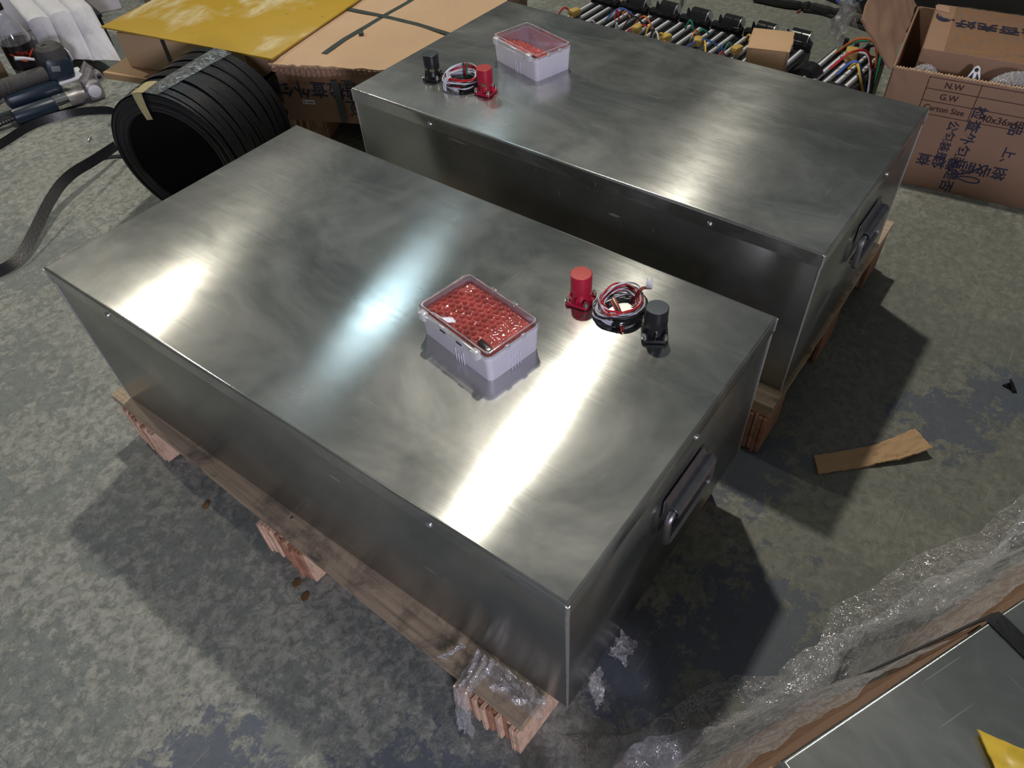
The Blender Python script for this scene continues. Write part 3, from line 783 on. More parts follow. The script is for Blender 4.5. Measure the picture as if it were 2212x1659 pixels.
# kraft board tucked between chest and film
tb = thing('cardboard_guard', 'kraft cardboard guard leaning against the film-wrapped chest', 'cardboard', loc3(.5, .05, .12), ang3)
def gfun(u, v):
    st = -.02+1.0*u; far = min(1, abs(st-.28)/.10); o = .006+.068*v*(.45+.55*far)+.0025*fbm((u*9, v*2, 1), 1)*far; z = .392-.270*v+.003*fbm((u*14, v*3, 7), 1)
    return Vector((st-.5, o-.05, z-.12))
b = B(); b.grid(gfun, 90, 12, -.0025); obj('board', b, M['card'], tb)
# film skirt
tf = thing('stretch_film_wrap', 'crumpled stretch film skirt around the wrapped chest down to the floor', 'plastic film', loc3(.5, .10, 0), ang3)
def ffun(u, v):
    st = -.10+1.08*u; far = min(1, abs(st-.28)/.10)
    lump = (.5+.5*math.sin(u*13.0+1.0)+.4*math.sin(u*29+2))*far
    o = .012+.008*far+.100*v**.8*(.55+.45*far) + .012*lump*v + .004*fbm((u*22, v*5, 3), 1)*(.3+far) + .055*max(0, (v-.85)/.15)**1.5
    z = .36*(1-v)**1.15 + .010*fbm((u*26, v*7, 11), 1)*(1-v)*v
    if st < -.01: o += .04*(1-(st+.10)/.09)*v
    return Vector((st-.5, o-.10, max(z, .002)))
b = B(); b.grid(ffun, 200, 40); obj('film_sheet', b, M['film2'], tf)
def fgath(u, v):
    s = -.10+1.05*u; a = 2*PI*v
    rr = .018+.012*math.sin(u*23)+.010*fbm((u*30, v*6, 5), 1)
    return Vector((s-.5, .020+rr*math.cos(a)*1.0+.010*math.sin(u*17), max(.004, .024+rr*math.sin(a)*.8)))
b = B(); b.grid(fgath, 160, 16); obj('gathered_hem', b, M['film'], tf)
def fknot(u, v):
    a = 2*PI*v; r = .026*math.sin(PI*min(1, .15+u*.85))+.006*fbm((u*8, v*8, 2), 1)
    return Vector((-.5-.14-.05*u, .02+r*math.cos(a), max(.003, .03+r*math.sin(a)+.02*u)))
b = B(); b.grid(fknot, 24, 24); obj('film_knot', b, M['film'], tf)
# strap over the lid and down to the pallet
ts = thing('packing_strap', 'black packing strap pulled over the wrapped chest', 'strap', loc3(.275, 0, H3), ang3)
pth = [(0, -.50, .0016), (0, -.05, .0016), (0, -.006, .0018), (0, .0014, .0004), (.001, .0050, -.012), (.026, .0755, -.37), (.0265, .076, -.378)]
b = B(); b.ribbon(pth, .019, .0012, (1, 0, 0)); obj('strap_band', b, M['strap'], ts)
# yellow bag on its lid
pos = at(2192, 1668, H3)
def yb(u, v):
    return Vector((-.02+.12*u, -.085+.12*v-.07*u, .003+.014*math.sin(PI*min(1, v*1.0))*math.sin(PI*min(1, .1+u*.9))+.004*fbm((u*5, v*5, 1), 1)))
b = B(); b.grid(yb, 24, 24, .0015); o = obj('yellow_plastic_sheet', b, M['yellowplastic']); o.location = (pos.x, pos.y, H3+.002); o.rotation_euler = (0, 0, -.9)
tag(o, 'translucent yellow plastic sheet lying on the film-wrapped chest', 'plastic sheet')

# ------------------------------------------------------------------ strap roll
AX = Vector((math.cos(.348), math.sin(.348), 0))
tr = thing('strapping_roll', 'large roll of black plastic strapping taped with cream tape', 'strap roll', (.531+AX.x*.125, 1.537+AX.y*.125, 0), .348)
RO, RI, WD = .174, .129, .25
yx = Matrix.Translation((0, 0, RO)) @ Matrix.Rotation(PI/2, 4, 'Y')        # local z of the lathe -> roll axis x
rnd = random.Random(4)
b = B()
prof = [(RI, -WD/2+.004), (RI+.003, -WD/2)]
k = 0
while prof[-1][0] < RO-.004:                           # wound edge: each turn stands out a little differently
    r = prof[-1][0]; d = rnd.uniform(-.0025, .0025); prof += [(r+.0005, -WD/2+d), (r+.0035, -WD/2+d)]
prof += [(RO-.001, -WD/2+.001), (RO-.0015, WD/2), (RI, WD/2-.003), (RI, -WD/2+.004)]
b.lathe(prof, 72, yx); obj('wound_core', b, M['strap'], tr)
# strap turns on the outside, each slightly askew
for k in range(14):
    c = -WD/2+.009+k*(WD-.018)/13; sk = rnd.uniform(-.022, .022); lift = rnd.uniform(.0006, .005); ph = rnd.uniform(0, 6)
    pts, sd = [], []
    for i in range(73):
        a = 2*PI*i/72; r = RO+lift*(.6+.4*math.sin(a+ph)) - .0012
        x = c+sk*math.sin(a+ph); x = max(-WD/2+.0095, min(WD/2-.0095, x))
        pts.append((x, r*math.cos(a), RO+.0025+r*math.sin(a))); sd.append((1, .0, 0))
    pts = [(p[0], p[1], max(p[2], .0012)) for p in pts]
    b = B(); b.ribbon(pts, .0185, .0009, sd); obj('strap_turn', b, M['strap'], tr)
b = B(); b.lathe([(RI-.0005, -WD/2+.003), (RI-.002, -WD/2+.004), (RI-.002, WD/2-.01), (0, WD/2-.01), (0, WD/2-.006), (RI-.0005, WD/2-.006)], 64, yx); obj('paper_core', b, M['strapin'], tr)
def wrap_tape(x0, x1, a0, a1, name, mat, skew=0, drop=0):
    def f(u, v):
        a = math.radians(a0+(a1-a0)*v)+skew*u; r = RO+.0062; x = x0+(x1-x0)*u
        return Vector((x, -r*math.cos(a)*-1, RO+r*math.sin(a)+.0005))
    b = B(); b.grid(f, 20, 6, .0004); o = obj(name, b, mat, tr)
    return o
wrap_tape(-WD/2-.002, WD/2, 84, 98, 'clear_tape', M['tape'], .22)
wrap_tape(-WD/2-.004, -WD/2+.055, 74, 86, 'cream_tape', M['masking'])
def tapeface(u, v):
    a = math.radians(76+9*u)-.05*v; r = RO+.006-(RO-RI+.02)*v
    return Vector((-WD/2-.006-.0015*math.sin(PI*v), r*math.cos(a), RO+r*math.sin(a)))
b = B(); b.grid(tapeface, 6, 14, .0005); obj('cream_tape_end', b, M['masking'], tr)

# loose strap loops on the floor
def floor_strap(name, label, pix, wd, tw=None):
    pts = []
    ctrl = [at(u, v, z) for u, v, z in pix]
    for i in range(len(ctrl)-1):                        # Catmull-Rom
        p0 = ctrl[max(i-1, 0)]; p1 = ctrl[i]; p2 = ctrl[i+1]; p3 = ctrl[min(i+2, len(ctrl)-1)]
        for k in range(10):
            q = k/10; pts.append(.5*((2*p1)+(-p0+p2)*q+(2*p0-5*p1+4*p2-p3)*q*q+(-p0+3*p1-3*p2+p3)*q**3))
    pts.append(ctrl[-1])
    sd = []
    for i, p in enumerate(pts):
        d = (pts[min(i+1, len(pts)-1)]-pts[max(i-1, 0)]).normalized()
        a = tw(i/(len(pts)-1)) if tw else PI/2
        hor = d.cross(Vector((0, 0, 1))).normalized()
        sd.append(tuple(hor*math.cos(a)+Vector((0, 0, 1))*math.sin(a)))
    base = sum(pts, Vector())/len(pts); base.z = 0
    b = B(); b.ribbon([p-base for p in pts], wd, .0012, sd)
    o = obj(name, b, M['strap']); o.location = base; return tag(o, label, 'strap', None)
floor_strap('loose_strap', 'black strap end twisting across the floor from the roll toward the chest corner', [(-40, 590, .012), (0, 585, .014), (50, 545, .02), (110, 430, .05), (150, 380, .06), (205, 345, .05), (250, 315, .04)], .027, lambda q: 2.0+.45*math.sin(q*4))
floor_strap('loose_strap', 'black strap arching in a wide loop past the grey tool head', [(-60, 345, .014), (0, 312, .012), (70, 270, .012), (150, 245, .012), (225, 238, .014), (250, 244, .02)], .024, lambda q: 1.9)
floor_strap('loose_strap', 'short black strap tail lying flat beside the roll', [(205, 345, .004), (240, 338, .003), (275, 337, .003)], .017, lambda q: .05)

# ------------------------------------------------------------------ strapped carton stack with yellow board
near = Vector((.905, 1.575, 0)); du = Vector((.437, -.90, 0)).normalized(); dv = Vector((.90, .437, 0)).normalized()
angs = math.atan2(dv.y, dv.x)                           # local x = dv (away), local -y = du
def S(u, v, z): return near+du*u+dv*v+Vector((0, 0, z))
pal = make_pallet('dark wooden pallet under the strapped cartons and yellow board', S(.50, .09, 0), angs, .105, .80, .97, 17)
TOPZ = .272
tcart = thing('strapped_carton', 'large carton with crossed dark straps and navy Chinese print, under the yellow board', 'carton', S(0, 0, .105), angs)
U0, V0 = .55, .80
def lc(u, v, z): return (v, -u, z-.105)                 # local coordinates on the stack frame
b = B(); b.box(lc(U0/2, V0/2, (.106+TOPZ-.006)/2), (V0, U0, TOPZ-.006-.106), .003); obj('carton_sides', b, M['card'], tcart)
def topf(u, v):
    x = -.012+(V0+.012)*u; y = -.006+(U0+.01)*v
    z = TOPZ + .0025*fbm((x*5, y*5, 1), 1)
    if u < .03: z -= .004*(1+fbm((v*30, 1, 2), 1))
    if u == 0: x += .005*fbm((v*16, 3, 2), 1)
    return Vector(lc(y, x, z))
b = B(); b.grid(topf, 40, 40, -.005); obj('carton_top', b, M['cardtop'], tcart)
# crushed corrugated top edge facing the chests
def crush(u, v):
    y = -.004+U0*u; z = TOPZ-.002-.030*v*(.75+.25*math.sin(u*9))
    dx = -.010+.006*v+.0045*math.sin(u*230)*(1-.4*v)+.006*fbm((u*25, v*4, 8), 1)
    return Vector(lc(y, dx, z))
b = B(); b.grid(crush, 260, 6, .0015); obj('crushed_flute_edge', b, M['cardraw'], tcart)
# straps (children of the strapped carton)
def cstrap(path, wd, sd, nm='strap_band'):
    b = B(); b.ribbon([lc(*p) for p in path], wd, .0012, sd); obj(nm, b, M['strapgreen'], tcart)
def wstrap(pix, z, sd):
    b = B(); b.ribbon([at(u, v, z) for u, v in pix], .017, .0012, tuple(sd)); obj('strap_band', b, M['strapgreen'], tcart, world=True)
wstrap([(700, 116), (722, 100), (745, 84), (790, 58), (830, 34), (880, 6), (930, -30)], TOPZ+.0055, du)
wstrap([(742, 17), (830, 35), (900, 52), (965, 72), (1000, 84)], TOPZ+.007, dv)
cstrap([(.172, -.012, .115), (.172, -.0115, .20), (.170, -.015, TOPZ-.034)], .018, (0, -1, 0))
b = B(); b.box(lc(.190, .185, TOPZ+.011), (.024, .014, .008), .003, rot=.4); obj('strap_buckle', b, M['strapgreen'], tcart)
# prints on the face
fo = lambda u, z: S(u, -.0006, z)
EX, EZ = du, Vector((0, 0, 1))
printed('前检查外包', .050, fo(.115, .205), EX, EZ, PI, M['ink'], tcart)
printed('是否', .046, fo(.285, .185), EX, EZ, PI, M['ink'], tcart)
printed('包', .042, fo(.205, .150), EX, EZ, -PI/2, M['ink'], tcart)
printed('前外', .040, fo(.20, .197), EX, EZ, -PI/2, M['ink'], tcart)
b = B(); b.box(lc(.075, -.001, .165), (.0012, .036, .013), .0004, seg=1); lb = obj('paper_label', b, M['paper'], tcart)
printed('ID. Carton', .007, fo(.075, .165)-dv*.0012, EX, EZ, PI*0, M['ink'], tcart)
for (u0, u1, z0, z1) in ((.03, .22, .213, .244), (.24, .34, .20, .238)):
    b = B(); b.box(lc((u0+u1)/2, -.0011, (z0+z1)/2), (.0008, u1-u0, z1-z0)); obj('brown_tape', b, M['tapebrown'], tcart)
# small marks / torn hole on the top far end
b = B(); b.prism([(-.02, -.006), (-.005, -.012), (.02, -.004), (.024, .005), (0, .008), (-.018, .004)], 0, .0015)
o = obj('torn_hole', b, M['cardraw'], tcart); o.location = lc(.36, .42, TOPZ+.003)
b = B(); b.prism([(-.03, -.008), (.0, -.012), (.03, -.004), (.026, .010), (-.01, .012)], 0, .0015)
o = obj('torn_hole', b, M['cardraw'], tcart); o.location = lc(.34, .55, TOPZ+.003)

# carton left of it, under the board
tc2 = thing('flat_carton', 'plain kraft carton with a dark band under the yellow board edge', 'carton', (.80, 2.118, .1655), math.atan2(.11, .4)+.02)
b = B(); b.box((.20, -.20, .051), (.40, .44, .102), .003); obj('carton_body', b, M['cardtop'], tc2)
b = B(); b.box((-.0008, -.145, .051), (.0014, .014, .100)); obj('strap_band', b, M['strap'], tc2)
tc3 = thing('cardboard_sheet', 'thick cardboard sheet jutting out below the plain kraft carton', 'cardboard', (.755, 2.16, .1055), math.atan2(.11, .4)+.02)
b = B(); b.box((.2, -.20, .0485), (.44, .46, .021), .003); obj('sheet_body', b, M['cardsmall'], tc3)
b = B(); b.box((.24, -.20, .019), (.36, .40, .037), .003); obj('shade_spacer', b, M['strapin'], tc3)  # near-black block that paints the shade in the recess below the sheet

# yellow board
bn = Vector((.900, 1.566, 0)); be = Vector((-.208, .978, 0)).normalized(); bd = Vector((.978, .208, 0)).normalized()
ab = math.atan2(bd.y, bd.x)
tyb = thing('yellow_board', 'yellow fibre board with dusty smears laid over the cartons', 'board', bn+Vector((0, 0, .2835)), ab)
b = B(); b.box((.40, .305, 0), (.80, .61, .005), .0008); obj('board_sheet', b, M['yellow'], tyb)

# ------------------------------------------------------------------ foam bundle, paper box, bottles, tool on the left
A0, A1 = at(64, 55, .165), at(200, 18, .165); B0, B1 = at(98, 128, .055), at(262, 132, .050)
ea = (A1-A0).normalized(); na = Vector((-ea.y, ea.x, 0)); ca = (A0+A1)/2
if na.y < 0: na = -na
cc = ca+na*.19+ea*.03
tcr = thing('black_crate', 'black plastic crate under the white foam sheets', 'crate', (cc.x, cc.y, 0), math.atan2(ea.y, ea.x))
b = B(); b.box((0, 0, .055), (.20, .24, .11), .006); obj('crate_body', b, M['blkpl'], tcr)
b = B(); b.box((0, 0, .115), (.21, .25, .012), .003); obj('crate_rim', b, M['blkpl'], tcr)
fb = Vector((ca.x, ca.y, .05))
tfm = thing('foam_sheet_bundle', 'bundle of folded white foam sheets draped over the black crate', 'foam', fb)
def lobe(k, n):
    def f(u, v):
        uu = (k+u)/n; top = A0.lerp(A1, uu); bot = B0.lerp(B1, uu**1.1); far = top+na*.26
        p = far.lerp(top, v/.42) if v < .42 else top.lerp(bot, (v-.42)/.58)
        puff = .020*math.sin(PI*u)**.55*(1-.75*max(0, v-.42)/.58)
        if v >= .42: bend = 1-abs(v-.60)/.4
        else: bend = 0
        nn = Vector((-.35, -.45, .8)).normalized()
        p = p+nn*(puff+.012*max(0, 1-((v-.45)/.25)**2)+.003*fbm((uu*9, v*6, k), 1))
        return p-fb
    return f
for k in range(3):
    b = B(); b.grid(lobe(k, 3), 18, 30, .005); obj('foam_fold', b, M['foam'], tfm)
tpb = thing('paper_sheet_box', 'white paper-covered box behind the cola bottle', 'box', (1.10, 3.42, 0), -.35)
b = B(); b.box((0, 0, .12), (.60, .62, .24), .004); obj('box_body', b, M['paper'], tpb)
for k in range(3):
    b = B(); b.box((-.2+.13*k, 0, .2407), (.003, .5, .001)); obj('printed_line', b, M['ink'], tpb)
tcb = thing('torn_carton', 'torn kraft carton behind the foam sheets', 'carton', (1.20, 2.52, .0), .2)
b = B(); b.box((.22, 0, .13), (.40, .30, .26), .003); obj('carton_body', b, M['cardtop'], tcb)
def tornf(u, v): return Vector((.015-.003+.003*fbm((u*12, v*3, 1), 1)+.003*math.sin(u*160), -.15+.30*u, .262-.035*v*(.7+.3*math.sin(u*7))))
b = B(); b.grid(tornf, 120, 5, .002); obj('torn_flute_edge', b, M['cardraw'], tcb)

def make_bottle(label, loc, rz):
    t = thing('cola_bottle', label, 'bottle', loc, rz, 'cola bottles by the tool')
    b = B(); b.lathe([(.030, .0), (.046, .004), (.050, .014), (.050, .150), (.0495, .165), (.046, .185), (.036, .215), (.022, .245), (.0150, .258), (.0150, .272)], 36); obj('bottle_body', b, M['pet'], t)
    b = B(); b.lathe([(0, .003), (.028, .003), (.044, .006), (.0485, .016), (.0485, .166), (0, .166)], 36); obj('cola', b, M['cola'], t)
    lb = B(); lb.lathe([(.0505, .085), (.0508, .085), (.0508, .165), (.0505, .165)], 36); lab = obj('label_sleeve', lb, M['label'], t)
    b = B(); b.lathe([(0, .290), (.0155, .289), (.0168, .286), (.0168, .268), (0, .268)], 24); obj('cap', b, M['blackgloss'], t)
    # red horned mark with lettering, wrapped on the sleeve
    def arcband(a0, a1, zf, th, nm):
        def f(u, v):
            a = math.radians(a0+(a1-a0)*u); z = zf(u)+(v-.5)*th(u); return Vector((.0512*math.cos(a), .0512*math.sin(a), z))
        g = B(); g.grid(f, 20, 2); obj(nm, g, M['labelred'], lab)
    arcband(-48, 48, lambda u: .122+.018*(abs(u-.5)*2)**2.2-.006*math.cos((u-.5)*9), lambda u: .009-.006*(abs(u-.5)*2)**3, 'printed_horns')
    me = text_mesh('Jlex', .026)
    for vtx in me.vertices:
        x, y, z = vtx.co; a = x/.051; vtx.co = (.0514*math.cos(a), .0514*math.sin(a), .140+y)
    me.materials.clear(); link('printed_text', me, M['labelred'], lab)
    return t
make_bottle('cola bottle with black cap and red horned label, next to the white foam sheets', (.712, 2.655, 0), math.atan2(-.194-2.655, -.287-.712)).scale = (.95, .95, .95)
make_bottle('cola bottle showing only its red label mark behind the grey grip', (.565, 2.70, 0), math.atan2(-.194-2.70, -.287-.565)+.5)
b = B(); b.box((0, 0, .05), (.20, .12, .10), .004)
o = obj('dark_wood_block', b, wood('dark_wood', (.20, .12, .06), (6, 60, 60), .5)); o.location = (.60, 2.86, 0); o.rotation_euler = (0, 0, -.3); tag(o, 'dark wooden block standing behind the cola bottles', 'wood block')

# cordless hydraulic tool
tp = at(28, 252, .028); tq = at(118, 222, .028); hd = at(200, 206, .03)
ax = (tq-tp).normalized(); ta = math.atan2(ax.y, ax.x)
tt_ = thing('hydraulic_tool', 'navy cordless hydraulic tool with grey cast head and ribbed grip', 'power tool', (tp.x, tp.y, 0), ta)
Ln = (tq-tp).length
RXm = lambda x, y, z: Matrix.Translation((x, y, z)) @ Matrix.Rotation(PI/2, 4, 'Y')
b = B(); b.lathe([(0, 0), (.018, 0), (.0225, .004), (.024, .012), (.024, Ln*.96), (.0225, Ln), (0, Ln)], 28, RXm(0, 0, .0245)); obj('motor_barrel', b, M['navy'], tt_)
b = B(); b.lathe([(.0225, Ln), (.0245, Ln+.001), (.0245, Ln+.040), (.0225, Ln+.041), (0, Ln+.041)], 28, RXm(0, 0, .0248)); obj('chrome_ring', b, M['chrome'], tt_)
b = B(); b.lathe([(.0235, Ln+.041), (.024, Ln+.075), (.019, Ln+.085), (.018, Ln+.11), (0, Ln+.11)], 24, RXm(0, 0, .0245)); obj('gear_neck', b, M['cast'], tt_)
b = B(); b.box((Ln+.125, .0, .032), (.052, .056, .060), .012); hdp = obj('cast_head', b, M['cast'], tt_)
b = B(); b.lathe([(0, 0), (.019, 0), (.020, .002), (.017, .004), (0, .004)], 24, Matrix.Translation((Ln+.122, -.028, .034)) @ Matrix.Rotation(PI/2, 4, 'X')); obj('round_cap', b, M['tag'], hdp)
b = B(); b.tube([(Ln+.108, .012, .050), (Ln+.130, .016, .064), (Ln+.15, .02, .084)], [.018, .017, .013], 14); obj('jaw_arm', b, M['cast'], tt_)
b = B(); b.lathe([(.007, -.02), (.014, -.02), (.014, .02), (.007, .02), (.007, -.02)], 20, Matrix.Translation((Ln+.158, .012, .062)) @ Matrix.Rotation(PI/2, 4, 'X')); obj('jaw_eye', b, M['cast'], tt_)
b = B(); b.tube([(Ln+.150, .026, .080), (Ln+.146, .034, .098), (Ln+.12, .030, .075)], .010, 10); obj('jaw_arm', b, M['cast'], tt_)
b = B(); b.tube([(0, 0, .024), (-.03, 0, .022), (-.09, .01, .012)], .009, 10); 
cb = obj('cable_boot', b, M['blkpl'], tt_)
for k in range(5):
    b = B(); b.lathe([(.009, 0), (.0105, .001), (.0105, .003), (.009, .004)], 12, RXm(-.012-.009*k, 0, .0235)); obj('boot_ring', b, M['blkpl'], cb)
b = B(); b.box((Ln*.72, .056, .050), (.17, .045, .044), .015); obj('second_barrel', b, M['navy'], tt_)
# battery head with display
b = B(); b.box((Ln+0.070, .085, .095), (.085, .075, .075), .018, rot=Matrix.Rotation(.25, 3, 'Y')); bh = obj('battery_head', b, M['navy'], tt_)
b = B(); b.lathe([(0, .042), (.028, .040), (.040, .030), (.044, .012), (.044, -.03), (0, -.03)], 30, Matrix.Translation((Ln+0.073, .095, .125))); obj('domed_top', b, M['grip'], bh)
b = B(); b.box((Ln+0.085, .085, .058), (.098, .088, .009), .004); obj('grey_edge', b, M['tag'], bh)
b = B(); b.box((Ln+0.057, .046, .105), (.026, .0025, .017), .0008, rot=Matrix.Rotation(.25, 3, 'Y')); obj('display', b, M['screen'], bh)
b = B(); b.box((Ln+0.117, .075, .125), (.003, .045, .028), .001); obj('warning_label', b, M['tag'], bh)
b = B(); b.lathe([(0, .003), (.009, .0025), (.011, 0), (0, 0)], 20, Matrix.Translation((Ln+0.063, .085, .165))); obj('badge', b, M['chrome'], bh)
b = B(); b.tube([(-.17, .075, .082), (-.06, .078, .085), (Ln+.03, .080, .088)], [.026, .026, .024], 20); gr = obj('grip', b, M['grip'], tt_)
for k in range(10):
    b = B(); b.lathe([(.0255, 0), (.0275, .002), (.0275, .005), (.0255, .007)], 20, RXm(-.10+.016*k, .0775, .0845)); obj('grip_ring', b, M['grip'], gr)
b = B(); b.tube([(Ln+.02, .10, .13), (Ln-.005, .100, .142), (Ln-.03, .098, .150)], [.004, .005, .006], 10); obj('trigger_lever', b, M['tag'], tt_)

# ------------------------------------------------------------------ battery modules behind the far chest
BZ = .20
def make_module(label, loc, rz, seed, end=False):
    t = thing('battery_module', label, 'battery', loc, rz, 'battery modules in the row')
    rnd = random.Random(seed); dp, pit = .27, .105
    b = B(); b.box((dp/2, 0, (BZ-.012)/2), (dp, pit*.94, BZ-.012), .003); obj('module_case', b, M['blkpl'], t)
    for k in range(3):
        y = -pit*.32+pit*.32*k
        b = B(); b.box((dp*.47, y, BZ-.006), (dp*.80, pit*.14, .012), .003); s = obj('cell_bar', b, M['silver'], t)
        b = B(); b.box((dp*.47, y, BZ+.0008), (dp*.74, pit*.05, .0015), .0005, seg=1); obj('bar_stripe', b, M['tag'], s)
    b = B(); b.box((dp-.012, 0, BZ+.002), (.022, pit*.96, .022), .003); rd = obj('end_rail', b, M['blackgloss'], t)
    for k in range(4):
        b = B(); b.prism([(-.008, 0), (.008, 0), (.005, .016+.006*(k % 2))], -.004, .004, mx=Matrix.Translation((dp-.008, -pit*.36+pit*.2*k, BZ+.012)) @ Matrix.Rotation(PI/2, 4, 'X') @ Matrix.Rotation(PI/2, 4, 'Y')); obj('rail_tooth', b, M['blkpl'], rd)
    # curved half-disc clip, black shell with a bright flat face
    pts = [(.026*math.cos(math.radians(a)), .031*math.sin(math.radians(a))) for a in range(0, 181, 15)]
    fx = Matrix.Translation((dp+.005, -pit*.05, BZ+.004)) @ Matrix.Rotation(PI/2, 4, 'X')
    b = B(); b.prism(pts, -.024, .030, mx=fx); hc = obj('half_disc_clip', b, M['blackgloss'], t)
    pts2 = [(x*.96, y*.97) for x, y in pts]
    b = B(); b.prism(pts2, .0300, .0320, mx=fx); obj('clip_face', b, M['silver'], hc)
    # yellow capacitor and wires on top
    if rnd.random() < .85:
        b = B(); b.box((dp*.32+rnd.uniform(-.02, .02), rnd.uniform(-.02, .02), BZ+.018), (.036, .026, .022), .007, rot=rnd.uniform(-.4, .4)); obj('capacitor', b, M['capyel'], t)
    cols = ['wirey', 'wireg', 'wirebl', 'wirer', 'wirew', 'wireo', 'wireb']
    for k in range(5):
        m = cols[(k+seed) % len(cols)]
        x0 = rnd.uniform(.02, dp*.75); y0 = rnd.uniform(-.045, .045); x1 = x0+rnd.uniform(-.08, .06); y1 = y0+rnd.uniform(-.09, .09); h = rnd.uniform(.015, .045)
        x1 = max(.01, min(dp*.85, x1)); y1 = max(-.046, min(.046, y1)); h = min(h, .030)
        pts = [Vector((x0+(x1-x0)*q, y0+(y1-y0)*q, BZ+.004+h*math.sin(PI*q))) for q in [i/10 for i in range(11)]]
        b = B(); b.tube(pts, .0026, 6); obj('jumper_wire', b, M[m], t)
    return t
row0 = at(1300, 40, BZ); 
ylist = [1.135, 1.03, .925, .82, .715, .61, .505]
for i, y in enumerate(ylist):
    make_module('black battery module with silver bars and half-disc clip in the wired row', (1.625-.00*i+(.045*(1.135-y)), y, 0), -.03, i+1)
me_ = thing('battery_module', 'battery block with loose coloured leads, next to the open marked carton', 'battery', (1.71, .345, 0), -.06)
b = B(); b.box((.145, 0, .09), (.30, .15, .18), .004); obj('module_case', b, M['blkpl'], me_)
for k in range(5):
    y = .056-.028*k
    b = B(); b.box((.14, y, .186), (.25, .014, .012), .003); s = obj('cell_bar', b, M['silver'], me_)
    b = B(); b.box((.14, y, .1925), (.22, .006, .0015), .0005, seg=1); obj('bar_stripe', b, M['tag'], s)
b = B(); b.lathe([(0, 0), (.040, 0), (.042, .01), (.042, .05), (.036, .058), (0, .058)], 28, Matrix.Translation((.035, .060, .172)) @ Matrix.Rotation(PI/2, 4, 'Y')); obj('smoked_cover', b, M['blackgloss'], me_)
b = B(); b.box((.02, -.035, .187), (.045, .055, .022), .005); obj('terminal_block', b, M['blackgloss'], me_)
for k in range(3):
    b = B(); b.lathe([(0, .012), (.006, .012), (.007, 0), (0, 0)], 12, Matrix.Translation((.010, .050-.045*k, .182))); obj('terminal_post', b, M['chrome'], me_)
for k in range(4):
    b = B(); b.box((.285, -.05+.033*k, .19), (.012, .012, .030+.012*(k % 2)), .002); obj('rail_tooth', b, M['blkpl'], me_)
b = B(); b.box((.19, -.005, .213), (.042, .034, .030), .006, rot=.3); obj('capacitor', b, M['capyel'], me_)
for k, (m, h, o_) in enumerate((('wireo', .055, 0), ('wirer', .050, .01), ('wireg', .042, .02), ('wirebl', .036, .03), ('wirew', .030, -.02), ('wirey', .03, -.03), ('wireb', .028, .035))):
    s0 = Vector(((.22, .12, .24, .10, .20, .15, .25)[k], (.05, .02, .055, -.01, .03, -.02, .0)[k], .192)); m0 = Vector(((.23, .18, .25, .13, .19, .11, .26)[k], -.055-.004*(k % 3), .186+h*.75)); e1 = Vector((.20-.015*k, -.088-.003*k, .10)); e2 = Vector((.16-.012*k, -.096-.003*k, .006))
    ctrl = [s0, s0.lerp(m0, .5)+Vector((0, 0, h*.6)), m0, e1, e2]; pts = []
    for i in range(4):
        p0 = ctrl[max(i-1, 0)]; p1 = ctrl[i]; p2 = ctrl[i+1]; p3 = ctrl[min(i+2, 4)]
        for q in [j/6 for j in range(6)]: pts.append(.5*((2*p1)+(-p0+p2)*q+(2*p0-5*p1+4*p2-p3)*q*q+(-p0+3*p1-3*p2+p3)*q**3))
    pts.append(ctrl[-1]); b = B(); b.tube(pts, .0034, 6); obj('lead_wire', b, M[m], me_)
# small mailer carton on the row
q0, q1, q2 = at(1615, 103, .294), at(1705, 113, .294), at(1647, 64, .294)
sm = thing('small_carton', 'small plain tuck-lid carton sitting on the wired battery row', 'carton', (q0.x, q0.y, .2345), math.atan2((q1-q0).y, (q1-q0).x)+PI/2)
wy = (q1-q0).length; dx_ = (q2-q0).length
b = B(); b.box((dx_/2, -wy/2, .029), (dx_, wy, .058), .0015); obj('carton_body', b, M['cardsmall'], sm)
b = B(); b.box((dx_/2, -wy/2, .0595), (dx_+.003, wy+.003, .003), .001); obj('lid_panel', b, M['cardsmall'], sm)
for yy in (.004, -wy-.0015):
    b = B(); b.box((dx_*.5, yy-.001, .058), (dx_*.32, .0035, .006), .0008); obj('tuck_tab', b, M['cardraw'], sm)
b = B(); b.box((-.0012, -wy*.97, .029), (.002, .003, .056)); obj('corner_fold', b, M['cardraw'], sm)

# cables and shreds beyond the battery row
def cable(name, label, pix, r, mat, rag=0):
    ctrl = [at(u, v, r) for u, v in pix]; pts = []
    for i in range(len(ctrl)-1):
        p0 = ctrl[max(i-1, 0)]; p1 = ctrl[i]; p2 = ctrl[i+1]; p3 = ctrl[min(i+2, len(ctrl)-1)]
        for q in [j/8 for j in range(8)]: pts.append(.5*((2*p1)+(-p0+p2)*q+(2*p0-5*p1+4*p2-p3)*q*q+(-p0+3*p1-3*p2+p3)*q**3))
    pts.append(ctrl[-1]); base = sum(pts, Vector())/len(pts); base.z = 0
    rr = [r*(1+rag*fbm((i*.4, 2, 1), 1)) for i in range(len(pts))] if rag else r
    b = B(); b.tube([Vector((p.x, p.y, r))-base for p in pts], rr, 8); o = obj(name, b, mat); o.location = base; return tag(o, label, 'cable')
cable('floor_cable', 'thin grey cable curving on the floor behind the battery row', [(1474, -12), (1470, 12), (1452, 28), (1425, 35), (1400, 38)], .006, M['grip'])
cable('floor_cable', 'ragged black cable lying along the floor toward the dark tarpaulin', [(1630, -6), (1690, 6), (1745, 14), (1790, 24), (1825, 30)], .016, M['wireb'], .5)
cable('floor_cable', 'black cord ending in a small plug near the marked open carton', [(1735, 22), (1775, 28), (1815, 42), (1850, 55), (1880, 66)], .007, M['wireb'])
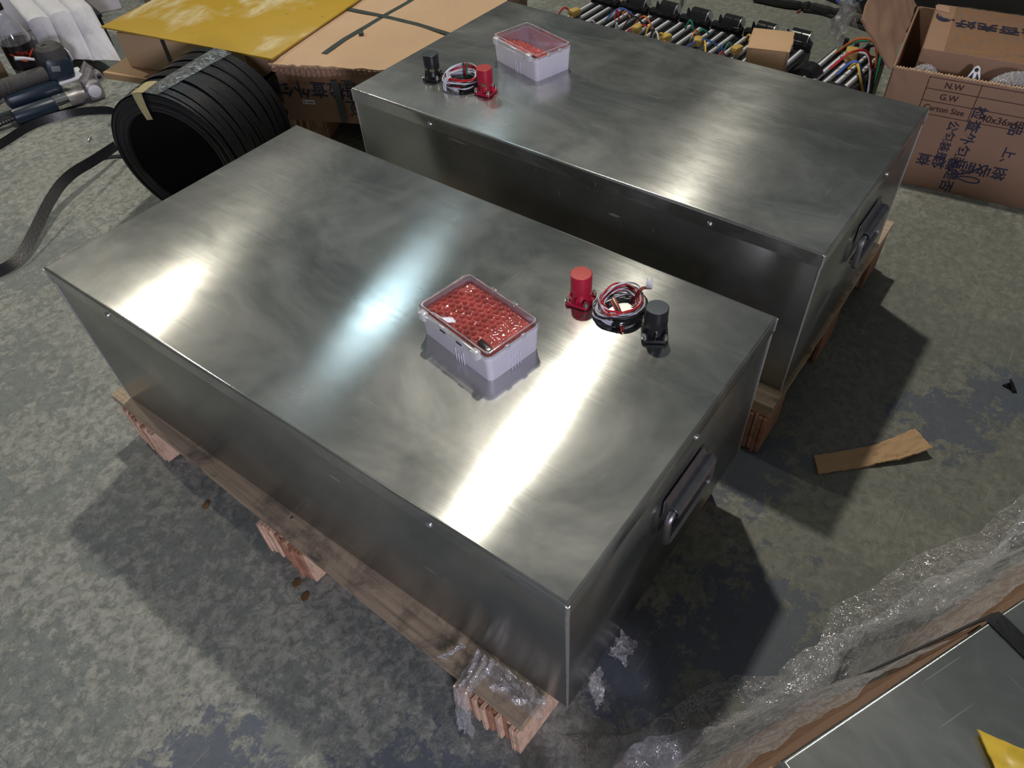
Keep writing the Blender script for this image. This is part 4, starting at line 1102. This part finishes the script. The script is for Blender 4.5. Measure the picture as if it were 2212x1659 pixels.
cable('floor_cable', 'short faded red wire beside the ragged black cable', [(1722, 27), (1732, 20), (1745, 20), (1757, 25)], .004, plain('faded_red_wire', (.22, .09, .09), .5))
pp = at(1846, 52, 0); b = B(); b.box((0, 0, .014), (.05, .03, .028), .008); o = obj('cord_plug', b, M['grip']); o.location = pp; o.rotation_euler = (0, 0, -.9); tag(o, 'small grey plug at the end of the black cord', 'plug')
g0, g1, g2 = at(1272, -8, 0), at(1345, 22, 0), at(1312, -8, 0)
b = B(); b.box((0, 0, .004), ((g1-g0).length*1.3, .085, .008), .001); o = obj('cardboard_strip', b, M['card']); o.location = ((g1+g0)/2+Vector((.03, -.03, 0))); o.rotation_euler = (0, 0, math.atan2((g1-g0).y, (g1-g0).x)); tag(o, 'flat cardboard strip on the floor behind the battery row', 'cardboard')
# dark tarpaulin at the back, a plain black solid with no set identity
d1, d2 = at(1782, 0, 0), at(1882, 40, 0); dd = (d2-d1).normalized(); dn = Vector((-dd.y, dd.x, 0))
if dn.x < 0: dn = -dn
ctr = d1+dd*.35+dn*.45
o = thing('black_bulk', 'black tarpaulin standing on the far floor', 'bulk', (ctr.x, ctr.y, 0), math.atan2(dd.y, dd.x))
def bulk_surf(u, v):
    a = 2*PI*u; x = .8*max(-1, min(1, 1.25*math.cos(a))); y = .45*max(-1, min(1, 1.25*math.sin(a)))
    k = 1 if v < .6 else 1-(v-.6)/.4
    return Vector((x*(k if v < 1 else 0)+.01*fbm((a*3, v*4, 1), 1)*0, y*(k if v < 1 else 0), min(v/.6, 1)*.5+.02*max(0, v-.6)))
b = B(); b.grid(bulk_surf, 48, 14); obj('bulk', b, M['dark'], o)

# ------------------------------------------------------------------ marked open carton at the right
cA = Vector((1.688, .172, 0)); fdir = Vector((.150, -.9887, 0)).normalized(); bdir = Vector((.9887, .150, 0)).normalized()
ac = math.atan2(bdir.y, bdir.x)
CW, CD, CH = .50, .40, .298
oc = thing('open_carton', 'open brown carton with a printed size table and upside-down Chinese lettering', 'carton', cA, ac)
# local: x = away (bdir), y = -fdir
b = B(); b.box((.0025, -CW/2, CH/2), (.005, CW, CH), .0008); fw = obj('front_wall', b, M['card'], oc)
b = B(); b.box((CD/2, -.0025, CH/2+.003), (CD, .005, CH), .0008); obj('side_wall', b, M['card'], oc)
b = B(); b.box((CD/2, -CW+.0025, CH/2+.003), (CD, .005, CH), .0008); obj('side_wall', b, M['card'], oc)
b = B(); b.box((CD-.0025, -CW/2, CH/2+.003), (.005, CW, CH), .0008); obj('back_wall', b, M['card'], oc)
b = B(); b.box((CD/2, -CW/2, .003), (CD-.01, CW-.01, .005)); obj('carton_floor', b, M['cardin'], oc)
# rough corrugated rim of the cut front wall
def rim(u, v): return Vector((-.0004+.0062*v, -CW*u, CH+.0015+.0018*math.sin(u*420)+.002*fbm((u*40, v, 1), 1)))
b = B(); b.grid(rim, 300, 2, .002); obj('torn_rim', b, M['cardtop'], fw)
# left flap standing up and leaning out
def flap(u, v):
    x = -.012*(1-v)+ (CD+.02)*u; z = CH+ .118*v + .004*fbm((u*6, v*4, 1), 1); y = .003+.100*v+.006*fbm((u*5, v*3, 4), 1)
    if u < .2: z -= .02*v*(1-u/.2)
    return Vector((x, y, z))
b = B(); b.grid(flap, 30, 12, .005); fp = obj('side_flap', b, M['card'], oc)
# print on the front wall: fX = along wall (to the right seen from outside), up
def FW(s, z): return cA+fdir*s+Vector((0, 0, z))-bdir*.0002
def rule(s0, z0, s1, z1, wd=.0016, mat='inkbrown'):
    p0, p1 = FW(s0, z0), FW(s1, z1); b = B(); b.ribbon([p0-bdir*.0006, p1-bdir*.0006], wd, .0006, tuple((p1-p0).normalized().cross(bdir))); obj('printed_rule', b, M[mat], fw, world=True)
s_left, s_mid = .090, .208
zs = [.290, .262, .232, .199]
for z in zs: rule(s_left if z > .2 else s_left+.012, z, CW-.02, z)
rule(s_left, .292, s_left, .199); rule(s_mid, .292, s_mid, .199)
printed('N.W', .021, FW(.150, .275), fdir, EZ, 0, M['inkbrown'], fw)
printed('G.W', .021, FW(.148, .246), fdir, EZ, 0, M['inkbrown'], fw)
printed('Carton Size', .020, FW(.147, .2155), fdir, EZ, 0, M['inkbrown'], fw)
printed('40x36x4B', .024, FW(.282, .213), fdir, EZ, 0, M['inkbrown'], fw)
printed('检查外包装是否', .034, FW(.222, .122), fdir, EZ, -PI/2-.02, M['ink'], fw)
printed('公包装是', .028, FW(.180, .138), fdir, EZ, -PI/2, M['ink'], fw)
printed('签收前请检查', .036, FW(.236, .083), fdir, EZ, PI+.02, M['ink'], fw)
printed('上、', .030, FW(.325, .125), fdir, EZ, -PI/2, M['ink'], fw)
printed('品', .032, FW(.315, .200), fdir, EZ, -PI/2, M['ink'], fw)
# loop logo stroke
pts = [FW(.262+.03*math.cos(a)*(1.0), .050+.010*math.sin(a)*math.cos(a*.5))-bdir*.0007 for a in [i*PI/12-PI*.9 for i in range(22)]]
b = B(); b.ribbon(pts, .003, .0006, tuple(-bdir.cross(EZ).cross(bdir))); obj('printed_swash', b, M['ink'], fw, world=True)
pts = [FW(.225+.055*q, .057+.030*q*q)-bdir*.0007 for q in [i/10 for i in range(11)]]
b = B(); b.ribbon(pts, .0045, .0006, (0, 0, 1)); obj('printed_swash', b, M['ink'], fw, world=True)
# blue-printed plastic bag tucked behind the flap
def bag(u, v):
    return Vector((.34+.14*u, .155+.05*math.sin(PI*u)+.035*fbm((u*5, v*5, 3), 1), .19+.24*v+.03*fbm((u*4, v*4, 9), 1)))
b = B(); b.grid(bag, 40, 40); me_b = b.mesh('plastic_bag'); me_b.transform(wm(oc)); bp_ = Vector((2.05, .30, .0)); me_b.transform(Matrix.Translation(-bp_))
o = link('plastic_bag', me_b, M['bubble']); o.location = bp_; tag(o, 'crumpled clear plastic bag with blue print hanging behind the carton flap', 'plastic bag')
for k in range(7):
    rnd = random.Random(k+50); u, v = rnd.uniform(.2, .8), rnd.uniform(.25, .9); c = bag(u, v)
    b = B(); b.grid(lambda p, q, u=u, v=v: bag(min(1, u+(p-.5)*.16), min(1, v+(q-.5)*.10))+Vector((-.003, .004, .002)), 8, 4); me2 = b.mesh('blue_print'); me2.transform(wm(oc)); me2.transform(Matrix.Translation(-bp_)); link('blue_print', me2, M['bluebag'], o)

# inner carton
ic = thing('inner_carton', 'taped carton with blue lettering resting inside the open marked carton', 'carton', cA+bdir*.078+fdir*.050+Vector((0, 0, .194)), ac+.015)
ICX, ICY, ICZ = .30, .40, .128
b = B(); b.box((ICX/2, -ICY/2, ICZ/2), (ICX, ICY, ICZ), .004); obj('carton_body', b, M['card'], ic)
b = B(); b.box((ICX*.5, -.16, ICZ+.0006), (ICX, .22, .0008)); obj('clear_tape', b, M['tapebrown'], ic)
b = B(); b.box((ICX*.5, .0006-.0, ICZ*.6), (ICX*.9, .0008, ICZ*.5)); obj('clear_tape', b, M['tapebrown'], ic)
icm = wm(ic)
def IT(s, d): return icm @ Vector((d, -s, ICZ+.0014))
ifd = (icm.to_3x3() @ Vector((0, -1, 0))); ibd = (icm.to_3x3() @ Vector((1, 0, 0)))
printed('是否完好.', .052, IT(.155, .185), ifd, ibd, PI, M['ink'], ic)
printed('检查外包', .050, IT(.250, .100), ifd, ibd, -PI/2, M['ink'], ic)
for k, (r0, w0, a0, a1) in enumerate(((.034, .009, 150, 330), (.022, .006, 170, 320))):
    def cres(u, v):
        a = math.radians(a0+(a1-a0)*u); r = r0+w0*(v-.5)*math.sin(PI*u)*1.6
        return Vector((.205+r*math.sin(a)*.9+.012, -.030-r*math.cos(a)*.6, ICZ+.002))
    b = B(); b.grid(cres, 20, 2); obj('printed_crescent', b, M['ink'], ic)
b = B(); b.prism([(-.02, -.02), (.02, -.015), (.03, .0), (.02, .02), (-.01, .015)], 0, .0012); o = obj('torn_patch', b, M['cardraw'], ic); o.location = (.26, -.018, ICZ+.0004)
# bits inside the open carton in front of the inner box
def bub(px_, py_, sx, sy, hz, lean, seed):
    def f(u, v):
        x = (u-.5)*sx; y = (v-.5)*sy; e = (1-(2*u-1)**2)*(1-(2*v-1)**2)
        z = hz*max(0, e)**.45
        p = .012; z += .0028*math.sin(x/p*6.28)*math.sin(y/p*6.28)
        return Vector((x+lean*z, y, z))
    b = B(); b.grid(f, 50, 50); return b
b = bub(0, 0, .05, .15, .085, -.1, 1); o = obj('bubble_wrap_pouch', b, M['bubble']); o.location = cA+bdir*.036+fdir*.285+Vector((0, 0, .240)); o.rotation_euler = (0, 0, ac); tag(o, 'grey bubble wrap pouch beside the white tag in the open carton', 'bubble wrap')
b = bub(0, 0, .05, .08, .06, .0, 2); o = obj('bubble_wrap_pouch', b, M['bubble']); o.location = cA+bdir*.038+fdir*.075+Vector((0, 0, .240)); o.rotation_euler = (0, 0, ac); tag(o, 'crinkled bubble wrap in the flap corner of the open carton', 'bubble wrap')
b = B(); b.box((0, 0, .117), (.30, .40, .228), .003); o = obj('packed_filler_box', b, M['cardin']); o.location = cA+bdir*.205+fdir*.25+Vector((0, 0, .007)); o.rotation_euler = (0, 0, ac)
o.scale = (1, 1, .80); tag(o, 'plain brown box packed at the bottom of the open carton', 'carton')
tg = thing('hang_tag', 'white pointed plastic tag with a round hole in the open carton', 'tag', cA+bdir*.016+fdir*.185+Vector((0, 0, .250)), ac)
R_t = Matrix.Rotation(-PI/2, 4, 'Z') @ Matrix.Rotation(math.radians(60), 4, 'X')
pl = [(-.028, 0), (.028, 0), (.022, .022), (.006, .068), (0, .072), (-.006, .068), (-.022, .022)]
b = B(); b.prism(pl, -.0015, .0015, mx=R_t); obj('tag_plate', b, M['tag'], tg)
for s in (-1, 1):
    b = B(); b.prism([(s*.003, .040), (s*.014, .040), (s*.004, .056)], .0016, .0022, mx=R_t); obj('printed_triangle', b, M['navy'], tg)
b = B(); b.lathe([(0, .0024), (.0045, .0024), (.0045, .0016), (0, .0016)], 16, R_t @ Matrix.Translation((0, .062, 0))); obj('tag_hole', b, M['wireb'], tg)
